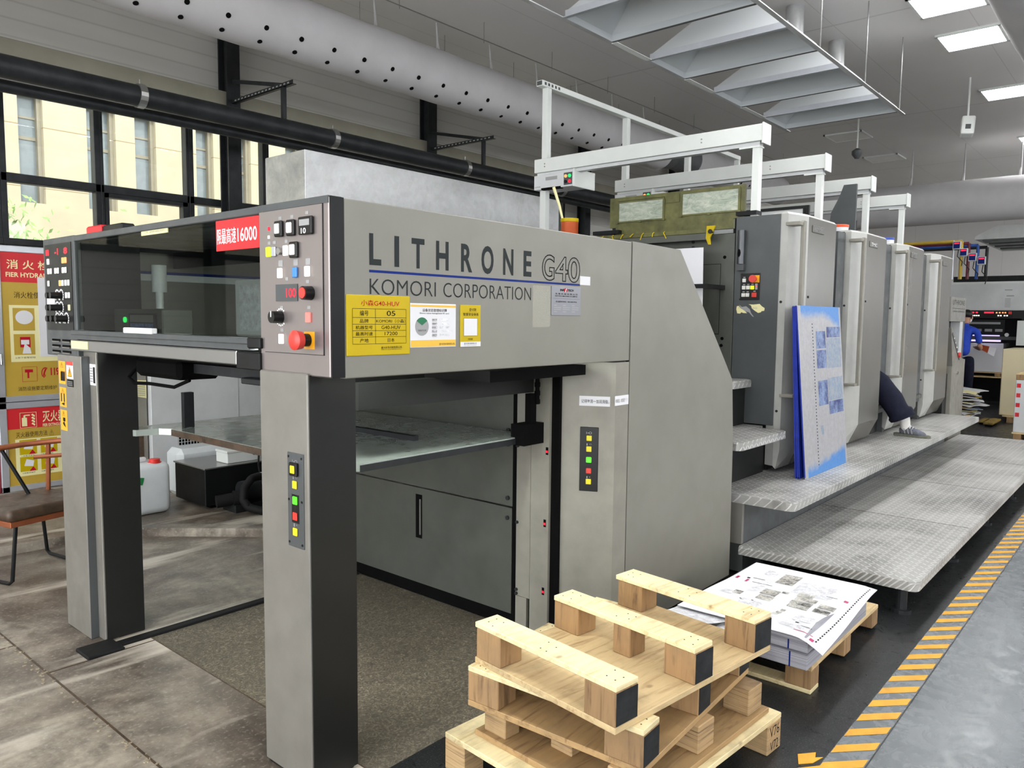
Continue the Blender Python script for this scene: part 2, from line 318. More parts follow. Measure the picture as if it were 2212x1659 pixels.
# ------------------------------------------------------------------ geometry helpers
class MB:
    def __init__(s): s.bm = bmesh.new(); s.mats = []
    def slot(s, m):
        if m not in s.mats: s.mats.append(m)
        return s.mats.index(m)
    def _fin(s, vs, m):
        if m is not None:
            i = s.slot(m); fs = set(f for v in vs for f in v.link_faces)
            for f in fs: f.material_index = i
    def box(s, x0, x1, y0, y1, z0, z1, bev=0, m=None, mat=None, seg=1):
        r = bmesh.ops.create_cube(s.bm, size=1); vs = r['verts']
        T = Matrix.Translation(((x0+x1)/2, (y0+y1)/2, (z0+z1)/2)) @ Matrix.Diagonal((abs(x1-x0), abs(y1-y0), abs(z1-z0), 1))
        bmesh.ops.transform(s.bm, matrix=T, verts=vs)
        if bev:
            es = list(set(e for v in vs for e in v.link_edges))
            r = bmesh.ops.bevel(s.bm, geom=es, offset=bev, segments=seg, affect='EDGES', profile=.5)
            vs = list(set(v for f in r['faces'] for v in f.verts))
            vs = list(set(v for v0 in vs for f in v0.link_faces for v in f.verts))
        if mat is not None: bmesh.ops.transform(s.bm, matrix=mat, verts=vs)
        s._fin(vs, m); return s
    def prism(s, pts, axis, a, b, m=None, mat=None):
        """closed polygon pts (2D, in the other two axes in xyz order) extruded along axis from a to b"""
        def P(p, t):
            q = [p[0], p[1]]; q.insert('xyz'.index(axis), t); return q
        A = [s.bm.verts.new(P(p, a)) for p in pts]; B = [s.bm.verts.new(P(p, b)) for p in pts]
        s.bm.faces.new(A[::-1]); s.bm.faces.new(B); n = len(pts)
        for i in range(n): s.bm.faces.new((A[i], A[(i+1) % n], B[(i+1) % n], B[i]))
        if mat is not None: bmesh.ops.transform(s.bm, matrix=mat, verts=A+B)
        s._fin(A+B, m); return s
    def poly(s, vs, faces, m=None):
        V = [s.bm.verts.new(v) for v in vs]
        for f in faces: s.bm.faces.new([V[i] for i in f])
        s._fin(V, m); return s
    def cyl(s, p, q, r, r2=None, seg=16, m=None, caps=True):
        p = Vector(p); q = Vector(q); d = q-p
        rr = bmesh.ops.create_cone(s.bm, cap_ends=caps, segments=seg, radius1=r, radius2=r if r2 is None else r2, depth=d.length)
        T = Matrix.Translation((p+q)/2) @ d.to_track_quat('Z', 'Y').to_matrix().to_4x4()
        bmesh.ops.transform(s.bm, matrix=T, verts=rr['verts']); s._fin(rr['verts'], m); return s
    def tube(s, pts, r, seg=10, m=None, close=False):
        pts = [Vector(p) for p in pts]; rings = []; n = len(pts); ref = None
        for i, p in enumerate(pts):
            d = (pts[min(i+1, n-1)]-pts[max(i-1, 0)]).normalized()
            if ref is None: ref = d.orthogonal().normalized()
            ref = (ref - d*ref.dot(d)).normalized(); o = d.cross(ref)
            k = r[i] if isinstance(r, (list, tuple)) else r
            rings.append([s.bm.verts.new(p+(ref*math.cos(2*PI*j/seg)+o*math.sin(2*PI*j/seg))*k) for j in range(seg)])
        for a, b in zip(rings, rings[1:]):
            for j in range(seg): s.bm.faces.new((a[j], a[(j+1) % seg], b[(j+1) % seg], b[j]))
        s.bm.faces.new(rings[0][::-1]); s.bm.faces.new(rings[-1])
        s._fin([v for R in rings for v in R], m); return s
    def lathe(s, prof, c, seg=24, m=None):
        rings = []
        for r, z in prof: rings.append([s.bm.verts.new((c[0]+r*math.cos(2*PI*j/seg), c[1]+r*math.sin(2*PI*j/seg), c[2]+z)) for j in range(seg)])
        for a, b in zip(rings, rings[1:]):
            for j in range(seg): s.bm.faces.new((a[j], a[(j+1) % seg], b[(j+1) % seg], b[j]))
        s.bm.faces.new(rings[0][::-1]); s.bm.faces.new(rings[-1]); s._fin([v for R in rings for v in R], m); return s
    def sphere(s, c, r, sc=(1, 1, 1), seg=14, m=None):
        rr = bmesh.ops.create_uvsphere(s.bm, u_segments=seg, v_segments=seg//2+2, radius=r)
        bmesh.ops.transform(s.bm, matrix=Matrix.Translation(c) @ Matrix.Diagonal((*sc, 1)), verts=rr['verts']); s._fin(rr['verts'], m); return s
    def build(s, name, m, parent=None, label=None, smooth=False, sub=0):
        bmesh.ops.recalc_face_normals(s.bm, faces=s.bm.faces)
        me = bpy.data.meshes.new(name); o = bpy.data.objects.new(name, me); C.objects.link(o)
        if parent is not None:
            o.parent = parent; inv = WM[parent].inverted()
            bmesh.ops.transform(s.bm, matrix=inv, verts=s.bm.verts); WM[o] = WM[parent].copy()
        else:
            xs = [v.co for v in s.bm.verts]; c = Vector(((min(v.x for v in xs)+max(v.x for v in xs))/2, (min(v.y for v in xs)+max(v.y for v in xs))/2, min(v.z for v in xs)))
            bmesh.ops.translate(s.bm, vec=-c, verts=s.bm.verts); o.location = c; WM[o] = Matrix.Translation(c)
        s.bm.to_mesh(me); s.bm.free()
        if s.mats:
            for k in s.mats: me.materials.append(M[k])
        else: me.materials.append(M[m])
        if smooth:
            for p in me.polygons: p.use_smooth = True
            me.set_sharp_from_angle(angle=math.radians(40))
        if label: o['label'] = label
        return o
WM = {}
def thing(name, label, cat, loc=(0, 0, 0), rz=0, group=None):
    o = bpy.data.objects.new(name, None); C.objects.link(o); o.empty_display_size = .1
    o.location = loc; o.rotation_euler = (0, 0, rz); o['label'] = label; o['category'] = cat
    if group: o['group'] = group
    WM[o] = Matrix.Translation(loc) @ Matrix.Rotation(rz, 4, 'Z'); return o
def tag(o, label, cat, group=None, kind=None):
    o['label'] = label; o['category'] = cat
    if group: o['group'] = group
    if kind: o['kind'] = kind
    return o
def struct(o): o['kind'] = 'structure'; return o
def B(*a, **k): return MB().box(*a, **k)
def bx(name, m, parent, *a, bev=0, label=None, **k): return MB().box(*a, bev=bev, **k).build(name, m, parent, label)
def dup(root, loc=None, rz=None, label=None, group=None):
    r = root.copy(); C.objects.link(r)
    if loc is not None: r.location = loc
    if rz is not None: r.rotation_euler = (0, 0, rz)
    if label: r['label'] = label
    if group: r['group'] = group
    for ch in list(root.children):
        c = ch.copy(); C.objects.link(c); c.parent = r
        for gch in ch.children: d = gch.copy(); C.objects.link(d); d.parent = c
    WM[r] = Matrix.Translation(r.location) @ Matrix.Rotation(r.rotation_euler[2], 4, 'Z'); return r
def glyphs(body, bold=0, res=3, space=1.0, font=None):
    cu = bpy.data.curves.new('t', 'FONT'); cu.body = body; cu.offset = bold; cu.resolution_u = res; cu.space_character = space
    o = bpy.data.objects.new('t', cu); C.objects.link(o); bpy.context.view_layer.update()
    me = bpy.data.meshes.new_from_object(o.evaluated_get(bpy.context.evaluated_depsgraph_get()))
    vs = [v.co.copy() for v in me.vertices]; fs = [tuple(p.vertices) for p in me.polygons]
    bpy.data.objects.remove(o); bpy.data.curves.remove(cu); bpy.data.meshes.remove(me); return vs, fs
def put_text(mb, body, frame, u0, u1, v0, v1, m=None, bold=0, res=3, space=1.0, d=.0008, keep=False):
    """lettering stretched into the rectangle u0..u1, v0..v1 of a face; frame maps (u,v,n) to the world"""
    vs, fs = glyphs(body, bold, res, space)
    if not vs: return mb
    ax, bx_ = min(v.x for v in vs), max(v.x for v in vs); ay, by = min(v.y for v in vs), max(v.y for v in vs)
    su = (u1-u0)/(bx_-ax); sv = (v1-v0)/max(1e-6, by-ay)
    if keep: su = sv = min(su, sv); u0 = (u0+u1-su*(bx_-ax))/2
    mb.poly([frame(u0+(v.x-ax)*su, v0+(v.y-ay)*sv, d) for v in vs], fs, m); return mb
def FR(x): return lambda u, v, n: (x-n, -u, v)          # face looking to -X, u = -y
def SD(y): return lambda u, v, n: (u, y-n, v)           # face looking to -Y, u = x
def TP(z): return lambda u, v, n: (u, v, z+n)           # face looking up
def rect(mb, frame, u0, u1, v0, v1, m=None, d=.0006):
    mb.poly([frame(u0, v0, d), frame(u1, v0, d), frame(u1, v1, d), frame(u0, v1, d)], [(0, 1, 2, 3)], m); return mb
def skin(name, verts, edges, radii, m, parent, sub=2, root=0):
    me = bpy.data.meshes.new('sk'); me.from_pydata(verts, edges, []); o = bpy.data.objects.new('sk', me); C.objects.link(o)
    md = o.modifiers.new('s', 'SKIN'); md.use_smooth_shade = True
    for i, r in enumerate(radii):
        r = (r, r) if not isinstance(r, tuple) else r
        me.skin_vertices[0].data[i].radius = r; me.skin_vertices[0].data[i].use_root = (i == root)
    s = o.modifiers.new('u', 'SUBSURF'); s.levels = sub; s.render_levels = sub
    bpy.context.view_layer.update()
    r = bpy.data.meshes.new_from_object(o.evaluated_get(bpy.context.evaluated_depsgraph_get())); bpy.data.objects.remove(o)
    r.name = name; r.transform(WM[parent].inverted()) if parent else None
    r.materials.clear(); r.materials.append(M[m])
    for p in r.polygons: p.use_smooth = True
    n = bpy.data.objects.new(name, r); C.objects.link(n)
    if parent: n.parent = parent; WM[n] = WM[parent].copy()
    return n
M['cream2'] = plain('pale_mortar', '9a8e78', .9, 0, .1, 20)
# ================================================================== THE SETTING
CZ = 4.6
b = MB()
def quad(x0, x1, y0, y1, m, z=0.0): rect(b, TP(z), x0, x1, y0, y1, m, 0)
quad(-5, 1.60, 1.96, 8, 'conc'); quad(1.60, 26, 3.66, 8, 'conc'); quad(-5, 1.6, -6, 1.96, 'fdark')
quad(1.6, 2.86, 1.96, 3.66, 'fboard'); quad(2.86, 26, 1.96, 3.66, 'fdark')
quad(1.6, 26, .72, 1.96, 'fdark'); quad(1.6, 26, -6, .72, 'faisle')
fl = b.build('floor', 'conc'); struct(fl)
# slab joints
b = MB()
b.box(1.131, 1.139, 2.0, 8, -.012, .002); b.box(1.597, 1.601, 2.0, 3.66, -.012, .002); b.box(-1.2, 1.13, 4.02, 4.026, -.012, .002)
b.box(1.14, 1.6, 3.60, 3.606, -.012, .002)
struct(b.build('trim_1', 'brown'))
random.seed(5); b = MB()
for q in range(110):
    y = random.uniform(2.0, 4.6); b.box(0, random.uniform(.004, .014), 0, random.uniform(.004, .012), 0, .003, mat=Matrix.Translation((1.12+random.gauss(0, .014), y, 0)) @ Matrix.Rotation(random.uniform(0, 3), 4, 'Z'))
tag(b.build('crumbled_mortar', 'cream2'), 'pale crumbled mortar along the floor joint at the left', 'debris', kind='stuff')
b = MB(); b.box(1.38, 2.85, 3.645, 3.70, -.01, .012, .004); b.box(1.30, 1.46, 3.60, 3.75, -.01, .014, .004)
struct(b.build('trim_2', 'rub'))
# low concrete ledge behind the delivery
b = MB(); b.prism([(-.6, 5.72), (2.2, 5.55), (2.86, 4.80), (3.3, 4.40), (3.36, 4.48), (2.92, 4.90), (2.26, 5.66), (-.6, 5.84)], 'z', 0, .06)
struct(b.build('trim_3', 'conc'))
# ceiling
struct(bx('ceiling', 'ceil', None, -5, 26, -6, 8.3, CZ, CZ+.12))
# window wall, y = 8
WY = 8.0; ZS, ZT = 2.16, 3.62
b = MB(); b.box(-5, 26, WY, WY+.25, ZT, CZ); b.box(-5, 26, WY, WY+.25, 0, ZS); b.box(10.6, 26, WY, WY+.25, ZS, ZT); b.box(-5, -2.2, WY, WY+.25, ZS, ZT)
struct(b.build('wall_left', 'wall'))
b = MB(); b.box(-5, 26, WY-.16, WY, 3.66, 3.93, .004); struct(b.build('trim_4', 'wallband'))
b = MB(); b.box(-5, 26, -6.2, -6, 0, 2.0); b.box(-5, 26, -6.2, -6, 3.8, CZ)  # unseen wall; window gaps added to bring in fill daylight
for q in range(8): b.box(-5+q*4.4, -4.4+q*4.4, -6.2, -6, 2.0, 3.8)
struct(b.build('unseen_wall_right', 'ceil'))
b = MB(); b.box(-5.2, -5, -6.2, 8.2, 3.9, CZ); b.box(-5.2, -5, -6.2, -4.5, 0, 3.9); b.box(-5.2, -5, 6.8, 8.2, 0, 3.9); b.box(-5.2, -5, .6, 1.2, 0, 3.9); struct(b.build('wall_front', 'ceil')); struct(bx('wall_back', 'ceil', None, 26, 26.2, -6.2, 8.2, 0, CZ))  # unseen front wall, wide opening added so daylight fills the hall
# windows: one per bay, dark steel frames
def window(n, x0, x1, thick0, thick1, opener=False):
    f = MB(); y0, y1 = WY-.05, WY+.05
    f.box(x0, x0+thick0, y0, y1, ZS, ZT, .004); f.box(x1-thick1, x1, y0, y1, ZS, ZT, .004)
    f.box(x0, x1, y0-.01, y1, ZT-.07, ZT, .004); f.box(x0, x1, y0, y1, 2.72, 2.80, .006); f.box(x0, x1, y0-.02, y1, ZS, ZS+.06, .004)
    if opener:
        f.box(x0+thick0, x0+thick0+.035, y0-.01, y1-.02, ZS+.06, 2.72); f.box(x1-thick1-.05, x1-thick1, y0-.01, y1-.02, ZS+.06, 2.72); f.box(x0+thick0, x1-thick1, y0-.01, y1-.02, 2.68, 2.72)
    o = f.build('window_%d' % n, 'iron'); struct(o)
    bx('pane', 'pane', o, x0+thick0, x1-thick1, WY-.003, WY+.003, ZS+.04, ZT-.05)
ed = [-2.2, -.4, .46, 1.43, 2.30, 3.145, 4.03, 4.945, 5.85, 6.8, 7.7, 8.6, 9.6, 10.6]
for i, (a, c) in enumerate(zip(ed, ed[1:])): window(i+1, a, c, .03 if i % 2 else .05, .03 if i % 2 else .05, i in (5, 7))
# dark steel wall columns
for i, x in enumerate((-1.45, 1.45, 4.36, 7.26, 10.9, 14.0, 17.0)):
    b = MB(); b.box(x, x+.15, 7.74, 7.76, 0, CZ); b.box(x, x+.15, 7.90, 7.92, 0, CZ); b.box(x+.06, x+.09, 7.76, 7.90, 0, CZ)
    if i: pass
    struct(b.build('trim_%d' % (5+i), 'iron'))
# floor marking tape
b = MB(); x = 1.9
rect(b, TP(.0005), 1.8, 14, .725, .848, 'faisle', 0)
k = 0
while x < 13.8:
    h = .066*(1+random.uniform(-.08, .08)); j = random.uniform(-.004, .004)
    b.poly([(x+j, .845, .002), (x+h+j, .845, .002), (x+h+.122, .728, .002), (x+.122, .728, .002)], [(0, 1, 2, 3)], 'tapey'); x += .1455; k += 1
M['tapey'] = plain('yellow_floor_tape', 'e0a52a', .5, 0, .08, 14)
tag(b.build('floor_tape', 'faisle'), 'yellow and grey striped hazard tape along the dark floor', 'floor tape')
for i, (p, l) in enumerate((([(2.62, .905), (2.68, .93), (2.735, .885), (2.70, .875), (2.72, .855), (2.66, .87)], 'torn yellow tape scrap on floor nearest the block end marked in pen'), ([(2.53, .885), (2.585, .905), (2.66, .845), (2.60, .83), (2.55, .83)], 'torn yellow tape scrap at the bottom edge of the photo'))):
    b = MB().prism(p, 'z', .0005, .0025); tag(b.build('tape_scrap', 'tapey'), l, 'tape scrap', 'torn scraps of yellow tape')
# ceiling lights
def lamp(x, y, label, on=True, group='lit ceiling light panels'):
    t = thing('ceiling_light', label, 'ceiling light', (x, y, CZ-.02), 0, group)
    f = MB(); s = .3
    for a in ((-s, -s+.025, -s, s), (s-.025, s, -s, s), (-s, s, -s, -s+.025), (-s, s, s-.025, s)): f.box(x+a[0], x+a[1], y+a[2], y+a[3], CZ-.025, CZ+.0)
    f.build('frame', 'white', t); bx('diffuser', 'lamp' if on else 'offlamp', t, x-s+.025, x+s-.025, y-s+.025, y+s-.025, CZ-.018, CZ-.008); return t
lamp(8.43, 1.83, 'lit square ceiling panel cut by the top edge of the photo, nearest of the row')
lamp(9.66, 1.84, 'lit square ceiling panel, second of the row along the dark duct')
lamp(12.15, 1.85, 'lit square ceiling panel, third of the row, above the white emergency lamp')
lamp(15.45, 1.86, 'lit square ceiling panel, farthest and smallest of the row at the right edge')
for x, y in ((-2.8, 1.84), (-.4, 1.84), (2.0, 1.84), (4.4, 1.84), (5.6, 1.84), (7.0, 1.84), (-.4, 4.6), (-2.8, 4.6), (1, -.6), (3.2, -.6), (5.4, -.6), (7.6, -.6), (10, -2.6), (14, -2.6), (5, -3.4), (18.8, 1.9), (22, 1.9), (22, 4), (22, -2.6)):
    lamp(x, y, 'lit square ceiling panel outside the view of the photo', True, 'ceiling panels outside the view')
lamp(13.43, 4.28, 'unlit square ceiling panel nearest the extraction hoods', False, 'unlit ceiling panels')
lamp(15.6, 4.30, 'unlit square ceiling panel beyond the dome camera', False, 'unlit ceiling panels')
# fabric air ducts
def duct(name, x0, x1, y, z, r, label, holes, m='duct', nose=True):
    t = thing(name, label, 'air duct', ((x0+x1)/2, y, z)); b = MB(); n = 36
    xs = [x0+(x1-x0)*i/60 for i in range(61)]
    b.tube([(x, y, z) for x in xs], [r*(1+.012*math.sin(i*1.7)) for i in range(61)], n); b.build('sleeve', m, t, smooth=True)
    for x, a in holes:
        d = Vector((0, math.cos(a), math.sin(a))); c = Vector((x, y, z))+d*r
        MB().cyl(c-d*.012, c+d*.005, .021, seg=14).build('outlet_hole', 'void', t)
    x = x0+.35
    while x < x1-.1:
        if -1 < x < 13:
            MB().tube([(x-.03, y-.06, z+r-.015), (x, y-.02, z+r+.08), (x, y, z+r+.28)], [.022, .012, .007], 6).build('hanger_strap', 'duct', t)
        x += .82
    return t
hol = [(x*.335-.03+.3, math.radians(180+a)) for x in range(4, 29) for a in (36, 66)]
duct('fabric_air_duct', -2, 10.3, 6.0, 4.05, .26, 'long white fabric air duct with rows of black outlet holes along the window wall', hol)
duct('fabric_air_duct', 11.2, 14.8, 6.0, 4.05, .26, 'white fabric air duct continuing beyond the gap behind the gantries', [(12.4+.33*i, math.radians(180+36)) for i in range(8)])
MB().lathe([(.25, 0), (.25, .1), (.19, .3)], (0, 0, 0), 28)
b = MB(); b.cyl((10.3, 6, 4.05), (10.62, 6, 4.05), .255, .2, seg=28); b.cyl((10.62, 6, 4.05), (10.95, 6, 4.05), .2, seg=28); b.cyl((10.95, 6, 4.05), (11.2, 6, 4.05), .2, .25, seg=28)
tag(b.build('duct_connector', 'dk', smooth=True), 'grey ribbed connector joining the two lengths of white fabric duct', 'duct connector')
hol2 = [(x*.4+.1, math.radians(180+a)) for x in range(6, 20) for a in (40, 70)]
duct('fabric_air_duct', 1, 14.7, .93, 4.05, .30, 'dark shaded fabric air duct at the top right corner of the photo', hol2, 'duct')
# wires the ducts hang from
for i, (y, l) in enumerate(((5.62, 'thin steel wire under the ceiling nearer the extraction hoods'), (6.2, 'thin steel wire under the ceiling just above the long fabric duct'))):
    b = MB(); z = 4.42 if i == 0 else 4.38
    b.cyl((-2, y, z), (21, y, z), .006, seg=6)
    for q in range(18): b.cyl((.3+q*1.15, y, z-.03), (.3+q*1.15, y, CZ), .004, seg=5)
    tag(b.build('suspension_wire', 'steel'), l, 'wire', 'suspension wires of the ducts')
# cross duct at the far end
b = MB(); b.tube([(15.2, -1.6+i*.25, 3.62) for i in range(28)], [.36]*28, 32)
t = thing('cross_duct', 'big pale fabric duct running across the hall at the far end', 'air duct', (15.2, 1.5, 3.26)); b.build('sleeve', 'duct', t, smooth=True)
for q in range(7): MB().tube([(15.1, -1.2+q*.82, 3.93), (15.2, -1.2+q*.82, 4.1), (15.2, -1.2+q*.82, CZ)], [.03, .016, .008], 6).build('hanger_strap', 'duct', t)
# wall pipes and brackets
def pipe(y, z, r, m, label, x0=-3, x1=16, sag=0):
    b = MB(); b.tube([(x0+(x1-x0)*i/24, y, z+sag*math.sin(i*.9)) for i in range(25)], r, 16)
    t = thing('wall_pipe', label, 'pipe', (x0, y, z)); b.build('pipe_run', m, t, smooth=True)
    x = 1.05
    while x < 13 and r > .05:
        MB().cyl((x-.03, y, z), (x+.03, y, z), r+.012, seg=18).build('pipe_clamp', 'steel', t); MB().cyl((x, y, z+r), (x, y, z+r+.05), .006, seg=6).build('clamp_bolt', 'steel', t); x += 1.98
    return t
pipe(6.8, 3.40, .088, 'iron', 'thick black pipe running above the windows')
pipe(7.02, 3.31, .05, 'iron', 'second dark pipe just below the thick black pipe', sag=.004)
pipe(7.2, 3.44, .035, 'alu', 'thin grey conduit behind the thick black pipe', sag=.006)
for x, l in ((4.435, 'perforated steel wall bracket on the dark column nearest the windows'), (7.335, 'perforated steel wall bracket above the galvanised box')):
    t = thing('wall_bracket', l, 'bracket', (x, 7.74, 3.79), 0, 'perforated wall brackets')
    b = MB(); b.box(x-.022, x+.022, 6.62, 7.74, 3.79, 3.795); b.box(x-.022, x-.017, 6.62, 7.74, 3.79, 3.83); b.build('arm', 'iron', t)
    b = MB()
    for q in range(16): b.box(x-.0235, x-.0165, 6.68+q*.065, 6.71+q*.065, 3.805, 3.818)
    b.build('arm_slots', 'inkl', t)
    MB().prism([(7.74, 4.0), (7.74, 4.04), (6.80, 3.83), (6.80, 3.79)], 'x', x-.02, x-.014).build('brace', 'iron', t)
    MB().box(x-.02, x+.02, 6.79, 6.83, 3.49, 3.83).build('drop_rod', 'iron', t)
# ---------------------------------------------------------------- outside
FY = 16.0
t = thing('office_building', 'pale sandstone office building seen through the windows', 'building', (7, FY, 0)); WX = [(4.94, 5.35), (6.1, 6.63), (7.0, 7.42), (8.27, 8.66), (9.15, 9.55)]
ox = 1.3
allx = [(a-5.5*q, c-5.5*q) for q in (-3, -2, -1, 0, 1, 2) for a, c in WX]
b = MB(); xs = sorted(allx); cur = -14.0
for a, c in xs:
    if a > cur: b.box(cur, a, FY, FY+.3, 0, 8)
    b.box(a, c, FY, FY+.3, 5.5, 8); b.box(a, c, FY, FY+.3, 0, 3.57); cur = c
b.box(cur, 28, FY, FY+.3, 0, 8); b.build('facade_wall', 'facade', t)
M['fwin'] = plain('facade_window_glass', '6a7074', .2, 0, .06); M['fwinf'] = plain('facade_window_frame', '7f7768', .5, 0, .03)
for a, c in allx:
    if 1 < a < 20:
        w = MB().box(a, c-.07, FY+.22, FY+.24, 3.57, 5.5).build('window', 'fwin', t)
        f = MB(); f.box(c-.07, c, FY+.1, FY+.26, 3.57, 5.5); f.box(a, c, FY+.2, FY+.26, 4.72, 4.78); f.box(a, c, FY+.2, FY+.26, 5.1, 5.14); f.build('window_frame', 'fwinf', w)
tag(bx('yard_pavement', 'conc', None, -15, 30, 8.3, 16, -.1, -.02), 'pale paved yard outside the windows', 'pavement', kind='structure')
t = thing('shrub', 'pale green shrub outside the window at the left edge', 'shrub', (3.6, 12.6, 0)); b = MB()
for q in range(900):
    a = random.uniform(0, 6.28); r = random.gauss(0, .42); z = random.gauss(2.35, .4); p = Vector((3.55+r*math.cos(a), 12.6+r*math.sin(a), min(z, 3.1)))
    u = Vector((random.uniform(-1, 1), random.uniform(-1, 1), random.uniform(-1, 1))).normalized()*.06; v = u.orthogonal().normalized()*.03
    b.poly([p-u, p+v, p+u, p-v], [(0, 1, 2, 3)])
b.build('foliage', 'leaf', t); b = MB()
for q in range(7): b.tube([(3.55, 12.6, 0), (3.55+random.uniform(-.3, .3), 12.6+random.uniform(-.3, .3), 2.4)], [.03, .01], 6)
b.build('stems', 'brown', t)
# ---------------------------------------------------------------- extraction hoods over the printing units
HZ = 3.81; hy0, hy1 = 2.42, 3.64
lab = ['nearest galvanised extraction hood, cut by the top edge of the photo', 'second galvanised extraction hood from the camera', 'third galvanised extraction hood from the camera', 'farthest galvanised extraction hood above the press']
for i, x0 in enumerate((4.82, 6.06, 7.30, 8.52)):
    x1 = x0+.63; cx = (x0+x1)/2; cy = (hy0+hy1)/2
    t = thing('extraction_hood', lab[i], 'extraction hood', (cx, cy, HZ), 0, 'row of extraction hoods over the press')
    def ring(d, z, w): return [(x0+d, hy0+w, z), (x1-d, hy0+w, z), (x1-d, hy1-w, z), (x0+d, hy1-w, z)]
    o_ = ring(0, HZ, 0)+ring(0, HZ+.05, 0)+ring(.2, HZ+.38, .42); n_ = [(x, y, z) for x, y, z in ring(.006, HZ, .006)+ring(.006, HZ+.05, .006)+ring(.205, HZ+.372, .424)]
    b = MB(); fs = []
    for k in (0, 4):
        for j in range(4): fs.append((k+j, k+(j+1) % 4, k+4+(j+1) % 4, k+4+j))
    fs2 = [tuple(12+q for q in f[::-1]) for f in fs]; fs3 = [(j, 12+j, 12+(j+1) % 4, (j+1) % 4) for j in range(4)]
    b.poly(o_+n_, fs+fs2+fs3+[(8, 9, 10, 11)]); b.build('canopy', 'hoodm', t)
    b = MB(); b.box(x0-.03, x0, hy0, hy1, HZ, HZ+.006); b.box(x0-.004, x0, hy0, hy1, HZ, HZ+.06); b.build('flange', 'alu', t); bx('flange', 'dsteel', t, x1, x1+.03, hy0, hy1, HZ, HZ+.006)
    if i < 3: bx('gap_strip', 'white', t, x1+.03, x1+.58, hy1-.035, hy1+.02, HZ-.003, HZ)
    MB().cyl((cx+.06, 3.0, HZ+.37), (cx+.06, 3.0, CZ), .085, seg=20).build('exhaust_pipe', 'galv', t, smooth=True)
    for q in range(1): MB().cyl((x1+.05, hy0-.01, HZ), (x1+.05, hy0-.01, CZ), .006, seg=6).build('suspension_rod', 'steel', t)
for y, l in ((hy0-.02, 'long galvanised rail along the right ends of the extraction hoods'), (hy1+.02, 'long galvanised rail along the left ends of the extraction hoods')):
    tag(bx('hood_rail', 'galv', None, 3.2, 9.32, y-.02, y+.02, HZ, HZ+.008, bev=0), l, 'rail', 'rails of the extraction hoods')
# far hood over the other press
t = thing('slatted_hood', 'grey hood with slats above the far press at the right edge', 'extraction hood', (16.2, 1.9, 3.0))
M['hoodpaint'] = plain('grey_hood_paint', 'b0b2b0', .5, 0, .04)
MB().prism([(2.75, 3.0), (2.75, 3.05), (2.45, 3.22), (.3, 3.22), (.3, 3.0)], 'x', 15.6, 18.4).build('canopy', 'hoodpaint', t)
for q in range(4): bx('slat', 'dk', t, 15.7+q*.6, 16.0+q*.6, .4, 2.65, 2.97, 3.0)
# ceiling fittings
t = thing('emergency_lamp', 'small white emergency lamp hanging from the ceiling below a lit panel', 'emergency lamp', (11.2, 2.13, 3.98))
P = Vector((11.2, 2.13, 4.0)); T_ = Matrix.Translation(P) @ Matrix.Rotation(.25, 4, 'Y') @ Matrix.Rotation(.3, 4, 'Z')
MB().box(-.07, .07, -.075, .075, -.12, .12, .02, mat=T_, seg=2).build('housing', 'white', t); MB().box(-.075, -.07, -.03, .03, -.06, 0, mat=T_).build('display', 'dk', t)
MB().cyl(P+Vector((0, 0, .1)), (11.2, 2.13, CZ), .012, seg=8).build('stem', 'white', t)
t = thing('dome_camera', 'small grey dome camera hanging from the ceiling near an unlit panel', 'camera', (12.2, 3.75, 3.95))
MB().cyl((12.2, 3.75, 4.02), (12.2, 3.75, CZ), .012, seg=8).build('stem', 'white', t); MB().lathe([(.02, .12), (.075, .08), (.075, .03), (.03, -.03)], (12.2, 3.75, 4.0), 16).build('dome', 'dk', t, smooth=True)
# big galvanised box behind the delivery
t = thing('galvanised_duct_box', 'large galvanised sheet box standing behind the press delivery', 'duct box', (5, 5.3, 0))
b = MB(); b.box(3.43, 6.56, 5.0, 5.53, .5, 2.79, .003); b.build('shell', 'galv', t); bx('end_panel', 'galv2', t, 3.425, 3.431, 5.005, 5.525, .52, 2.785)
[bx('support_leg', 'iron', t, x, x+.1, y, y+.1, 0, .5) for x in (3.6, 6.3) for y in (5.05, 5.4)]
M['gold2'] = plain('card_amber', 'e3b53c', .5, 0, 0)
# ================================================================== THE PRESS: DELIVERY UNIT
XF = 1.412; YS = 1.935; YB = 4.30; ZL, ZH = 1.358, 1.908
D = thing('press_delivery', 'light grey delivery end of the printing press with big model lettering on its side', 'printing press', (2.8, 3.1, 0))
# near post with lit buttons, far double post
b = MB(); b.box(1.40, 1.587, 2.045, 2.316, .012, 1.37, .004); po = b.build('support_post', 'ltmetal', D)
bx('post_foot', 'rub', po, 1.41, 1.577, 2.055, 2.306, 0, .014)
bx('post_inner_face', 'dk2', po, 1.408, 1.585, 2.041, 2.0465, .014, 1.365)
b = MB(); b.box(1.40, 1.437, 3.835, 4.122, 0.0, 1.352, .003); po2 = b.build('support_post', 'ltmetal', D)
b = MB(); b.box(1.437, 1.50, 3.76, 4.10, 0.0, 1.40, .003); b.build('support_post', 'ltmetal', D)
bx('post_edge', 'dk', po2, 1.402, 1.44, 3.832, 3.8365, .002, 1.35)
bx('post_inner_face', 'dk2', D, 1.445, 1.62, 3.757, 3.762, .004, 1.40); bx('post_core', 'dk2', D, 1.50, 1.62, 3.762, 4.05, 0, 1.40)
# front cover: corner box with the control panel, glossy smoked guard, far end box
FC = bx('front_cover', 'pnl', D, XF, 1.461, 1.94, 2.325, ZL+.004, 1.910, bev=.004)
bx('corner_strip', 'blk', D, XF+.003, 1.4625, 1.9335, 1.9405, ZL+.004, 1.909)
bx('cover_top_edge', 'dk', FC, XF-.001, 1.461, 1.942, 2.325, 1.889, 1.9115)
